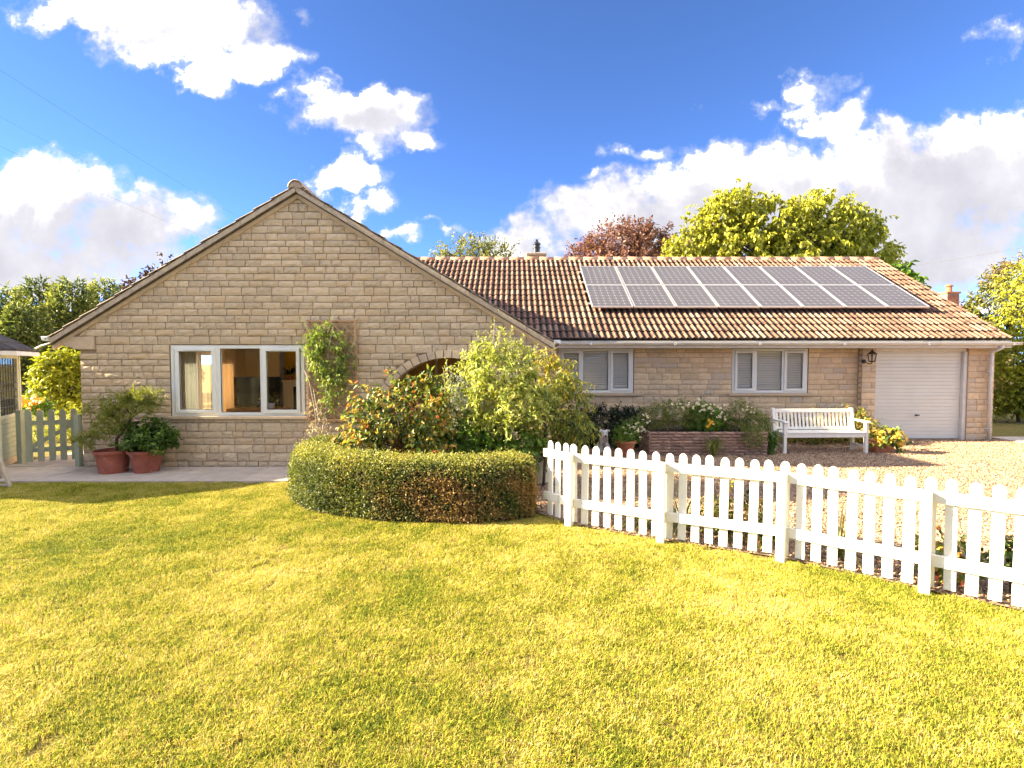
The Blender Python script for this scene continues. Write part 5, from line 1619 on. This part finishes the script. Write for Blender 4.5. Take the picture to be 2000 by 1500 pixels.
pdc = P(1388, 832, yb - .2)
leaf_obj('foliage', crown([(pdc.x, pdc.y, pdc.z, .14, .1, .12)], 90, .1, 7, .05, .02, 144, .9), M_['limeleaf'], p_d)
leaf_obj('blossoms', blooms([P(1388 + dx, 825 + dy, yb - .36) for dx, dy in ((-3, -4), (3, -2), (-2, 4), (5, 3), (-6, 8), (0, 0))], .034, 9, ctr=.3), M_['orange_bloom'], p_d)
# spiky grass hanging over the bed wall
gt = thing('spiky_grass', 'spiky grey-green grass tuft in front of the raised bed wall', 'grass tuft', P(1395, 893, 9.6))
gpc = P(1395, 862, 9.66)
leaf_obj('blades', strap_clump((gpc.x, 9.68, .22), 90, .33, .04, 15, .012, (.5, 2.0)), M_['feather'], gt)
leaf_obj('blades', strap_clump((gpc.x, 9.68, .02), 60, .42, .06, 16, .011, (.1, .7)), M_['feather'], gt)
# leafy plant at the bench end, shrub behind the bench
bl_ = thing('small_ivy', 'small dark green leafy plant against the bench front leg', 'plant', P(1508, 860, 9.9))
bc = P(1508, 856, 9.92)
leaf_obj('foliage', crown([(bc.x - .05, bc.y, bc.z, .13, .1, .13), (bc.x - .05, bc.y, bc.z - .2, .08, .08, .16)], 150, .1, 7, .055, .04, 151, .9), M_['darkpot'], bl_)
stems([([Vector((bc.x - .05, bc.y, 0)), Vector((bc.x - .05, bc.y, bc.z))], .008, .005)], M_['bark'], bl_)
bs = thing('shade_shrub', 'low dark shrub against the wall behind the bench', 'shrub', (6.3, 11.2, 0))
B8 = [pb(1560, 838, 11.3, 45, 32, 40), pb(1610, 835, 11.3, 50, 34, 40), pb(1660, 832, 11.3, 42, 34, 40), pb(1690, 838, 11.2, 24, 30)]
leaf_obj('foliage', crown(B8, 1000, .16, 8, .07, .03, 152, .6, .4, .3, gap=-.3, gapf=5, clipy=YM - .03), M_['viburnum'], bs)
stems(branching((6.2, 11.3, 0), (6.3, 11.3, .25), B8, .02, 8, 2), M_['bark'], bs)
# square planter with orange begonias
bgp = Vector((7.27, 10.2, 0))
pt5 = thing('begonia_planter', 'square terracotta planter full of orange and yellow begonias by the bench', 'potted plant', bgp)
m = MB()
def frustum(m, c, w0, w1, z0, z1): m.add([(c.x + sx_ * w0, c.y + sy_ * w0, z0) for sx_, sy_ in ((-1, -1), (1, -1), (1, 1), (-1, 1))] + [(c.x + sx_ * w1, c.y + sy_ * w1, z1) for sx_, sy_ in ((-1, -1), (1, -1), (1, 1), (-1, 1))], MB.BF)
frustum(m, bgp, .145, .17, 0, .15); frustum(m, bgp, .18, .185, .152, .235)
m.build('pot', M_['terracotta_plain'], pt5, bevel=.008)
Bg = [pb(1730, 850, 10.1, 24, 13), pb(1748, 856, 10.1, 18, 14), pb(1712, 856, 10.05, 12, 12), pb(1756, 872, 10.05, 9, 10)]
leaf_obj('foliage', crown(Bg, 140, .1, 7, .06, .045, 161, .8), M_['darkpot'], pt5)
rd = random.Random(40)
bpos = []
for k in range(115):
    b = Bg[rd.choices(range(4), (5, 3, 2, 1))[0]]
    v = Vector((rd.gauss(0, 1), -abs(rd.gauss(0, 1)), rd.gauss(.25, 1))).normalized()
    bpos.append((b[0] + v.x * b[3] * 1.05, b[1] + v.y * b[4] * 1.1, b[2] + v.z * b[5] * 1.1))
leaf_obj('blossoms', blooms(bpos, .040, 10, petals=5, ctr=.35), M_['begonia'], pt5)

# ---- border plants just behind the picket fence
def fence_plant(label, c, n, L, seed, mat='strap', wd=.018, lean=(.2, 1.3), name='strappy_plant'):
    t = thing(name, label, 'plant', (c[0], c[1], 0), 'border plants behind the fence')
    leaf_obj('blades', strap_clump((c[0], c[1], .01), n, L, .05, seed, wd, lean), M_[mat], t)
fence_plant('yellow strap-leaved clump behind the fourth fence bay', (2.95, 4.62), 60, .55, 171)
fence_plant('dark strap leaves behind the fence post nearest the raised bed', (1.78, 5.35), 70, .62, 172, 'feather', .016, (.2, 1.6))
fence_plant('dry grassy tuft low behind the second fence post', (1.38, 5.42), 50, .42, 173, 'strap', .012, (.4, 1.7))
def fence_bush(label, x, y, hgt, rad, seed, mat):
    t = thing('leafy_plant', label, 'plant', (x, y, 0), 'border plants behind the fence')
    bb = [(x, y, hgt * .6, rad, rad * .8, hgt * .42), (x + rad * .5, y + .05, hgt * .4, rad * .7, rad * .7, hgt * .35)]
    leaf_obj('foliage', crown(bb, 150, .14, 7, .06, .034, seed, .9, .4, .3, gap=-.3, gapf=8, tv=.3), M_[mat], t)
    stems([([Vector((x, y, 0)), Vector((x, y, hgt * .5)), Vector((b[0], b[1], b[2]))], .008, .003) for b in bb], M_['bark'], t)
fence_bush('dark leafy plant with a few yellow leaves behind the middle fence bay', 2.10, 5.18, .52, .18, 181, 'weeping')
fence_bush('low green plant behind the fence next to the yellow straps', 2.42, 4.98, .40, .17, 182, 'viburnum')
fence_bush('weedy green plant seen through the last pickets', 3.78, 3.86, .50, .16, 183, 'darkpot')
fence_bush('small leafy weed behind the post near the last pickets', 3.46, 4.10, .34, .09, 184, 'viburnum')

# ================================================================ TREES
def tree(name, label, base, top, blobs, n, twig, lpt, L, Wd, mat, seed, bark='bark', r0=.16, group='trees round the house', cat='tree', **kw):
    t = thing(name, label, cat, (base[0], base[1], 0), group)
    leaf_obj('crown', crown(blobs, n, twig, lpt, L, Wd, seed, **kw), M_[mat], t)
    stems(branching(base, top, blobs, r0, seed, 5), M_[bark], t, 'trunk', 7)
    return t
LM('bean', (.14, .155, .018), (.33, .335, .03), (.52, .49, .05), (.60, .54, .09), trans=.38)
LM('copper', (.13, .055, .045), (.24, .11, .08), (.36, .20, .14))
LM('olive', (0.098, 0.119, 0.042), (0.266, 0.266, 0.084), (0.420, 0.378, 0.126))
LM('mixed', (0.045, 0.068, 0.022), (0.135, 0.165, 0.045), (0.390, 0.360, 0.075), (0.360, 0.180, 0.135))
LM('goldbush', (0.156, 0.180, 0.018), (0.432, 0.432, 0.036), (0.600, 0.552, 0.060))
LM('purple', (.04, .02, .02), (.08, .04, .035))
LM('conifer', (.035, .055, .022), (.10, .135, .04), (.36, .36, .08), (.52, .48, .11))
Yt = 24.0
BT_ = [pb(1430, 408, Yt, 70, 36), pb(1385, 430, Yt, 48, 34), pb(1510, 432, Yt, 85, 42), pb(1600, 412, Yt, 62, 36), pb(1655, 445, Yt, 58, 38), pb(1705, 492, Yt, 40, 36), pb(1345, 470, Yt, 40, 34), pb(1440, 478, Yt, 80, 42), pb(1560, 482, Yt, 90, 44), pb(1635, 510, Yt, 70, 40), pb(1330, 505, Yt, 36, 24), pb(1500, 540, Yt + 1, 160, 40), pb(1738, 520, Yt, 16, 14)]
tree('bean_tree', 'large bright yellow-green tree with big drooping leaves behind the solar panels', (P(1520, 600, Yt).x, Yt, 0), P(1520, 530, Yt), BT_, 6500, .55, 8, .21, .115, 'bean', 201, r0=.30, up=.25, droop=.9, shell=.5, gap=-.30, gapf=3.2, jit=.16, flat=1.0, tv=.18)
B_c = [pb(1215, 478, 26, 70, 34), pb(1160, 500, 26, 45, 26), pb(1270, 478, 26, 50, 32), pb(1240, 455, 26, 40, 16), pb(1200, 530, 26, 110, 40)]
tree('copper_beech', 'round copper-purple leaved tree between the chimney and the yellow tree', (P(1215, 600, 26).x, 26, 0), P(1215, 530, 26), B_c, 2000, .6, 9, .16, .09, 'copper', 202, r0=.25, up=.5, droop=.2, gap=-.45, gapf=2.0, jit=.2)
B_o = [pb(925, 495, 23, 48, 24), pb(885, 500, 23, 34, 16), pb(965, 498, 23, 40, 20), pb(930, 530, 23, 80, 30)]
tree('olive_green_tree', 'olive green bushy treetop over the ridge beside the gable', (P(925, 600, 23).x, 23, 0), P(925, 530, 23), B_o, 1100, .5, 9, .14, .06, 'olive', 203, r0=.2, up=.8, droop=.1, gap=-.4, gapf=2.2, jit=.18)
B_s = [pb(1765, 520, 21, 15, 13), pb(1755, 560, 21, 40, 30)]
tree('walnut_sapling', 'small deep green treetop just right of the yellow tree', (P(1760, 600, 21).x, 21, 0), P(1760, 560, 21), B_s, 130, .3, 7, .26, .14, 'limeleaf', 204, r0=.06, droop=.6)
B_p = [pb(325, 512, 17, 14, 10), pb(298, 530, 17, 16, 8), pb(300, 570, 17.5, 60, 30), pb(345, 560, 17.5, 60, 40)]
tree('purple_maple', 'dark purple leaf tips poking above the left slope of the gable roof', (P(320, 700, 17.3).x, 17.3, 0), P(325, 570, 17.3), B_p, 420, .25, 6, .13, .08, 'purple', 205, r0=.05, droop=.3, up=.6)
# right-hand side
B_r = [pb(1960, 590, 20, 62, 55), pb(1925, 620, 20, 42, 40), pb(1990, 545, 20, 50, 40), pb(2040, 600, 20, 70, 70), pb(1985, 650, 20, 60, 45), pb(1960, 535, 20, 22, 20)]
def t_r(p, t, r): return np.where(r.random(len(p)) < np.clip((p[:, 2] - 4.4) * .5, 0, .8), .9, t - .05)
tree('mixed_tree', 'dark tree with reddish upper twigs beyond the garage end', (P(1985, 700, 20).x, 20, 0), P(1975, 640, 20), B_r, 1800, .45, 9, .13, .06, 'mixed', 206, r0=.16, gap=-.4, gapf=2.2, tintf=t_r, droop=.3)
B_g = [pb(2010, 560, 17.5, 60, 30), pb(2000, 610, 17.5, 45, 20), pb(2030, 520, 17.5, 50, 30)]
tree('golden_spray_tree', 'golden leaved branches reaching in from the picture edge beyond the garage', (P(2060, 700, 17.5).x, 17.5, 0), P(2040, 600, 17.5), B_g, 240, .5, 9, .11, .06, 'goldbush', 207, r0=.08, droop=.6)
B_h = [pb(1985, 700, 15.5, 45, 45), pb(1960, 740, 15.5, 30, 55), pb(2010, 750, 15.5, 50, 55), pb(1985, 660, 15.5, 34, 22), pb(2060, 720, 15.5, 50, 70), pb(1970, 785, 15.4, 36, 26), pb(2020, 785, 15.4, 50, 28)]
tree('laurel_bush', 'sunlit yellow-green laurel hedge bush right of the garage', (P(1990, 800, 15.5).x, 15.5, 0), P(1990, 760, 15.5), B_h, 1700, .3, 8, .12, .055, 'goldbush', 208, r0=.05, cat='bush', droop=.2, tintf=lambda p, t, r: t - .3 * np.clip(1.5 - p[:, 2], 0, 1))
# left-hand side: conifer row
def conifer_mesh(seed, hgt, rad):
    r = np.random.default_rng(seed)
    n = 5200
    u = 1 - np.sqrt(r.random(n))
    z = .02 * hgt + u * hgt * .98
    az = r.random(n) * 6.283
    prof = rad * (1 - u) ** .55 * (.85 + .35 * sines(np.c_[np.cos(az), np.sin(az), z * .8], 3.2, seed))
    inn = 1 - .45 * r.random(n) ** 2
    o = np.c_[np.cos(az) * prof * inn, np.sin(az) * prof * inn, z]
    out = np.c_[np.cos(az), np.sin(az), np.zeros(n)]
    td = nrm(out * .8 + np.array([0, 0, .75]) + r.normal(size=(n, 3)) * .3)
    lpt = 6
    t = (np.arange(lpt)[None] + r.random((n, lpt))) / lpt
    p = (o[:, None] + td[:, None] * t[..., None] * .42).reshape(-1, 3)
    m = len(p)
    ld = nrm(np.repeat(td, lpt, 0) + r.normal(size=(m, 3)) * .45)
    ln = nrm(np.repeat(out, lpt, 0) * .3 + r.normal(size=(m, 3)) * .5 + np.array([0, 0, .6]))
    tint = .24 + .36 * t.reshape(-1) ** 2 + .25 * np.clip(sines(p, 1.6, seed + 5), -.4, 1) + r.normal(size=m) * .1
    # leader and top sprays
    return leaves(p, ld, ln, .20 * (.7 + .6 * r.random(m)), .075, tint)
con = [np_mesh('crown', *(lambda d: (d[0], d[1], M_['conifer'], d[2]))(conifer_mesh(300 + k, 6.2, 2.0))) for k in range(3)]
ctr = MB().tube([(0, 0, 0), (0, 0, 3), (0, 0, 5.9)], [.16, .10, .02], 7).mesh('trunk', M_['bark'], True)
labs = ['conifer at the far left edge of the conifer row', 'pointed conifer behind the summerhouse roof', 'tall conifer in the middle of the row left of the gable', 'conifer with a sharp leader near the left gable eave', 'conifer half hidden behind the gable eave', 'conifer at the back of the row behind the house corner', 'broad conifer behind the garden gate']
for k, (px, py, Y) in enumerate(((10, 560, 24), (75, 545, 27), (140, 545, 25), (205, 546, 27), (262, 585, 26), (330, 600, 29), (45, 590, 21))):
    top = P(px, py, Y)
    t = thing('conifer', labs[k], 'tree', (top.x, Y, 0), 'conifer row beyond the garden')
    s = top.z / 6.3
    T = Matrix.Translation((top.x, Y, 0)) @ Matrix.Rotation(k * 1.3, 4, 'Z') @ Matrix.Diagonal((s * 1.05, s * 1.05, s, 1))
    inst('crown', con[k % 3], t, T); inst('trunk', ctr, t, T)
B_y = [pb(115, 730, 13.5, 42, 42), pb(95, 745, 13.5, 28, 30), pb(135, 710, 13.5, 26, 26), pb(140, 760, 13.5, 30, 44), pb(165, 740, 13.7, 30, 50)]
tree('golden_bush', 'sunny golden-leaved bush behind the garden gate', (P(125, 840, 13.5).x, 13.5, 0), P(125, 770, 13.5), B_y, 900, .25, 8, .11, .06, 'goldbush', 211, r0=.04, cat='bush', group='plants beyond the gate', droop=.3)
B_f = [pb(62, 788, 12.5, 22, 14), pb(85, 800, 12.5, 20, 16)]
of = thing('orange_flower_bush', 'low bush of orange flowers behind the gate by the summerhouse', 'bush', (P(62, 850, 12.5).x, 12.5, 0), 'plants beyond the gate')
leaf_obj('foliage', crown(B_f, 260, .15, 7, .07, .03, 212, .8), M_['limeleaf'], of)
rd = random.Random(50)
leaf_obj('blossoms', blooms([P(rd.gauss(60, 12), rd.gauss(785, 8), 12.2 + rd.uniform(-.1, .1)) for k in range(60)], .05, 11, ctr=.3), M_['orange_bloom'], of)
B_l = [pb(70, 850, 11.8, 40, 30), pb(120, 855, 11.8, 40, 34), pb(150, 830, 12, 24, 40)]
lb_ = thing('border_foliage', 'pale green border plant seen through the gate pickets', 'plant', (P(95, 880, 11.8).x, 11.8, 0), 'plants beyond the gate')
leaf_obj('foliage', crown(B_l, 520, .18, 8, .08, .03, 213, .8, tv=.3), M_['goldbush'], lb_)
lt_ = thing('lattice_screen', 'dark lattice fence screen beyond the garden gate', 'trellis', P(75, 800, 15), None)
for sgn in (1, -1):
    for k in range(-8, 16):
        x = P(20, 780, 15).x + k * .2
        MB().beam((x, 15 + sgn * .01, .4), (x + sgn * .75, 15 + sgn * .01, 1.15), .012, .035).build('lath', M_['bark'], lt_)
for z in (.38, 1.17):
    MB().beam((P(20, 780, 15).x - 1.8, 15, z), (P(20, 780, 15).x + 4, 15, z), .05, .06).build('cross_rail', M_['bark'], lt_)

# tall trees on the street side, mirrored in the window panes
gb = crown([(0, 0, 4.2, 3.0, 2.6, 2.6), (-1.6, .3, 3.2, 2.2, 2, 2.2), (1.8, -.2, 3.4, 2.2, 2, 2.3), (0, 0, 1.8, 2.6, 2.2, 1.6)], 2600, .5, 7, .22, .13, 401, droop=.4)
gb_me = np_mesh('crown', gb[0], gb[1], M_['olive'], gb[2])
ordn = ['first', 'second', 'third', 'fourth', 'fifth', 'sixth', 'seventh', 'eighth', 'ninth', 'last']
for k in range(10):
    x = -25 + 5.55 * k
    t = thing('street_tree', f'{ordn[k]} tree behind the viewer, counted from the summerhouse side, seen mirrored in panes', 'tree', (x, -16 - (k % 2) * 1.5, 0), 'trees behind the viewer')
    T = Matrix.Translation((x, -16 - (k % 2) * 1.5, 0)) @ Matrix.Rotation(k * 2.1, 4, 'Z') @ Matrix.Scale(.85 + .12 * (k % 3), 4)
    inst('crown', gb_me, t, T); inst('trunk', ctr, t, T)

# ================================================================ GRASS AND GRAVEL (scattered by geometry nodes)
def scatter(name, pts, rot, scl, protos, pick, label, cat):
    me = bpy.data.meshes.new(name)
    me.vertices.add(len(pts)); me.vertices.foreach_set('co', np.asarray(pts, np.float32).ravel())
    a = me.attributes.new('rot', 'FLOAT_VECTOR', 'POINT'); a.data.foreach_set('vector', np.asarray(rot, np.float32).ravel())
    a = me.attributes.new('scl', 'FLOAT', 'POINT'); a.data.foreach_set('value', np.asarray(scl, np.float32))
    a = me.attributes.new('pick', 'INT', 'POINT'); a.data.foreach_set('value', np.asarray(pick, np.int32))
    me.update()
    o = inst(name, me)
    tag(o, label, cat, None, 'stuff')
    cl_ = bpy.data.collections.new(name + '_pieces')
    for k, pm in enumerate(protos):
        cl_.objects.link(bpy.data.objects.new(f'{name}_piece_{k:02d}', pm))
    ng = bpy.data.node_groups.new(name + '_scatter', 'GeometryNodeTree')
    ng.interface.new_socket('Geometry', in_out='INPUT', socket_type='NodeSocketGeometry')
    ng.interface.new_socket('Geometry', in_out='OUTPUT', socket_type='NodeSocketGeometry')
    N_ = ng.nodes
    gi, go = N_.new('NodeGroupInput'), N_.new('NodeGroupOutput')
    ci = N_.new('GeometryNodeCollectionInfo'); ci.inputs[0].default_value = cl_
    ci.inputs['Separate Children'].default_value = True; ci.inputs['Reset Children'].default_value = True
    ip = N_.new('GeometryNodeInstanceOnPoints'); ip.inputs['Pick Instance'].default_value = True
    def attr(nm, ty):
        n_ = N_.new('GeometryNodeInputNamedAttribute'); n_.data_type = ty; n_.inputs['Name'].default_value = nm
        return n_.outputs['Attribute']
    Lk = ng.links.new
    Lk(gi.outputs[0], ip.inputs['Points']); Lk(ci.outputs[0], ip.inputs['Instance'])
    Lk(attr('pick', 'INT'), ip.inputs['Instance Index'])
    e2r = N_.new('FunctionNodeEulerToRotation'); Lk(attr('rot', 'FLOAT_VECTOR'), e2r.inputs[0]); Lk(e2r.outputs[0], ip.inputs['Rotation'])
    Lk(attr('scl', 'FLOAT'), ip.inputs['Scale'])
    Lk(ip.outputs[0], go.inputs[0])
    o.modifiers.new('scatter', 'NODES').node_group = ng
    return o
def inside(px, py, poly):
    res = np.zeros(len(px), bool)
    n = len(poly)
    j = n - 1
    for i in range(n):
        xi, yi = poly[i]; xj, yj = poly[j]
        cnd = ((yi > py) != (yj > py)) & (px < (xj - xi) * (py - yi) / (yj - yi + 1e-12) + xi)
        res ^= cnd
        j = i
    return res
def grassmat():
    m, t = newmat('grass_blades')
    g = t.n('ShaderNodeNewGeometry')
    pos = g.outputs['Position']
    at = t.n('ShaderNodeAttribute', attribute_name='tint').outputs['Fac']
    n1 = t.noise(pos, 0.85, 5, 0.62).outputs[0]
    n2 = t.noise(pos, 3.4, 5, 0.62).outputs[0]
    f = t.math('ADD', t.math('MULTIPLY_ADD', t.math('SUBTRACT', n1, .5), 1.5, .46), t.math('MULTIPLY', t.math('SUBTRACT', n2, .5), 1.0))
    n3 = t.noise(pos, 0.28, 3, 0.5).outputs[0]
    f = t.math('ADD', f, t.math('MULTIPLY', t.math('SUBTRACT', n3, .5), 1.6))
    f = t.math('ADD', f, t.math('MULTIPLY', t.math('SUBTRACT', at, .5), 1.15), clamp=True)
    bare = t.maprange(t.noise(pos, 10, 5, 0.7).outputs[0], 0.60, 0.68)
    f = t.math('SUBTRACT', f, t.math('MULTIPLY', bare, .6), clamp=True)
    col = t.ramp(f, [(0, (.13, .17, .02)), (.12, (.26, .31, .03)), (.3, (.44, .45, .04)), (.58, (.60, .52, .065)), (.80, (.66, .50, .13)), (.93, (.60, .38, .16)), (1.0, (.70, .60, .27))])
    b = t.n('ShaderNodeBsdfPrincipled', _Base__Color=col, _Roughness=.6)
    b.inputs['Specular IOR Level'].default_value = .12
    tr = t.n('ShaderNodeBsdfTranslucent', _Color=col)
    t.n('ShaderNodeOutputMaterial', _Surface=t.n('ShaderNodeMixShader', _0=.35, _1=b.outputs[0], _2=tr.outputs[0]).outputs[0])
    return m
M_['grass'] = grassmat()
def tuft(seed, nb=60, rad=.055):
    r = np.random.default_rng(seed)
    V, F, T = [], [], []
    for k in range(nb):
        a = r.random() * 6.283; q = rad * math.sqrt(r.random())
        b = np.array([math.cos(a) * q, math.sin(a) * q, -.002])
        az = r.random() * 6.283; hgt = .011 + .022 * r.random() ** 1.6; lean = .2 + 1.2 * r.random()
        d = np.array([math.cos(az), math.sin(az), 0]); s = np.array([-math.sin(az), math.cos(az), 0])
        w_ = .0010 + .0009 * r.random()
        mid = b + d * hgt * .30 * lean + np.array([0, 0, hgt * .62]); tip = b + d * hgt * .85 * lean + np.array([0, 0, hgt * (1.05 - .25 * lean)])
        o = len(V)
        V += [b - s * w_, b + s * w_, mid + s * w_ * .8, mid - s * w_ * .8, tip]
        F += [(o, o + 1, o + 2), (o, o + 2, o + 3), (o + 3, o + 2, o + 4)]
        T += [r.random()] * 5
    return np_mesh('grass_tuft', np.array(V), np.array(F), M_['grass'], np.array(T))
r = np.random.default_rng(5)
area = [(-11, 1.15), (6.0, 1.15)] + [(p[0], p[1] - .02) for p in FENCE[::-1]] + [(.25, 5.86), (-.5, 5.62), (-1.2, 5.66), (-2.0, 5.86), (-2.55, 6.2), (-2.9, 6.7), (-2.94, 7.2), (-2.75, 7.52), (-11, 7.52)]
def fill(dn, lim):
    n = int(17 * 6.4 * dn)
    x = r.uniform(-11, 6, n); y = r.uniform(1.15, 7.53, n)
    k = inside(x, y, area) & (np.abs(x) < 1.16 * y + 1.3) & lim(x, y)
    return np.c_[x[k], y[k], np.zeros(k.sum())]
gpts = np.concatenate([fill(760, lambda x, y: y < 4.2), fill(560, lambda x, y: y >= 4.2)])
ng_ = len(gpts)
gsc = .75 + .5 * r.random(ng_) + .25 * sines(gpts, 2.2, 4)
scatter('lawn_grass', gpts, np.c_[np.zeros((ng_, 2)), r.random(ng_) * 6.283], np.clip(gsc, .55, 1.35), [tuft(700 + k) for k in range(6)], r.integers(0, 6, ng_), 'short sun-dried yellow-green lawn grass in front of the house', 'grass')
# right-hand back lawn keeps the turf sheet only
def pebmat():
    m, t = newmat('gravel_pebbles')
    rv = t.n('ShaderNodeObjectInfo').outputs['Random']
    col = t.ramp(rv, [(0, (.17, .095, .06)), (.25, (.32, .195, .11)), (.5, (.40, .27, .165)), (.72, (.44, .335, .225)), (.88, (.28, .135, .07)), (1, (.52, .43, .32))])
    b = t.n('ShaderNodeBsdfPrincipled', _Base__Color=col, _Roughness=.75)
    b.inputs['Specular IOR Level'].default_value = .3
    t.n('ShaderNodeOutputMaterial', _Surface=b.outputs[0])
    return m
M_['pebble'] = pebmat()
def pebble(seed):
    import bmesh
    bm = bmesh.new()
    bmesh.ops.create_icosphere(bm, subdivisions=1, radius=1)
    rr2 = random.Random(seed)
    s = (rr2.uniform(.8, 1.2), rr2.uniform(.6, .9), rr2.uniform(.45, .65))
    for v in bm.verts: v.co = Vector((v.co.x * s[0], v.co.y * s[1], v.co.z * s[2])) * rr2.uniform(.85, 1.12)
    me = bpy.data.meshes.new('pebble'); bm.to_mesh(me); bm.free()
    me.materials.append(M_['pebble'])
    return me
garea = [(p[0] + .03, p[1] + .03) for p in FENCE] + [(6.6, 1.2), (14, 1.2), (14, 11.15), (12.3, 11.15), (12.3, 11.78), (.45, 11.78), (.45, 8.6), (.0, 8.6), (.2, 6.3)]
def gfill(dn, lim):
    n = int(14 * 9 * dn)
    x = r.uniform(0, 14, n); y = r.uniform(2.7, 11.8, n)
    k = inside(x, y, garea) & (np.abs(x) < 1.1 * y + .6) & lim(x, y)
    return np.c_[x[k], y[k], r.uniform(.002, .010, k.sum())]
qpts = np.concatenate([gfill(1500, lambda x, y: y < 6.5), gfill(1050, lambda x, y: y >= 6.5)])
nq = len(qpts)
scatter('gravel', qpts, np.c_[r.normal(size=(nq, 2)) * .4, r.random(nq) * 6.283], .0115 + .009 * r.random(nq), [pebble(k) for k in range(5)], r.integers(0, 5, nq), 'loose buff and pink gravel chippings over the drive', 'gravel')
print('INSTANCES grass', ng_, 'gravel', nq)
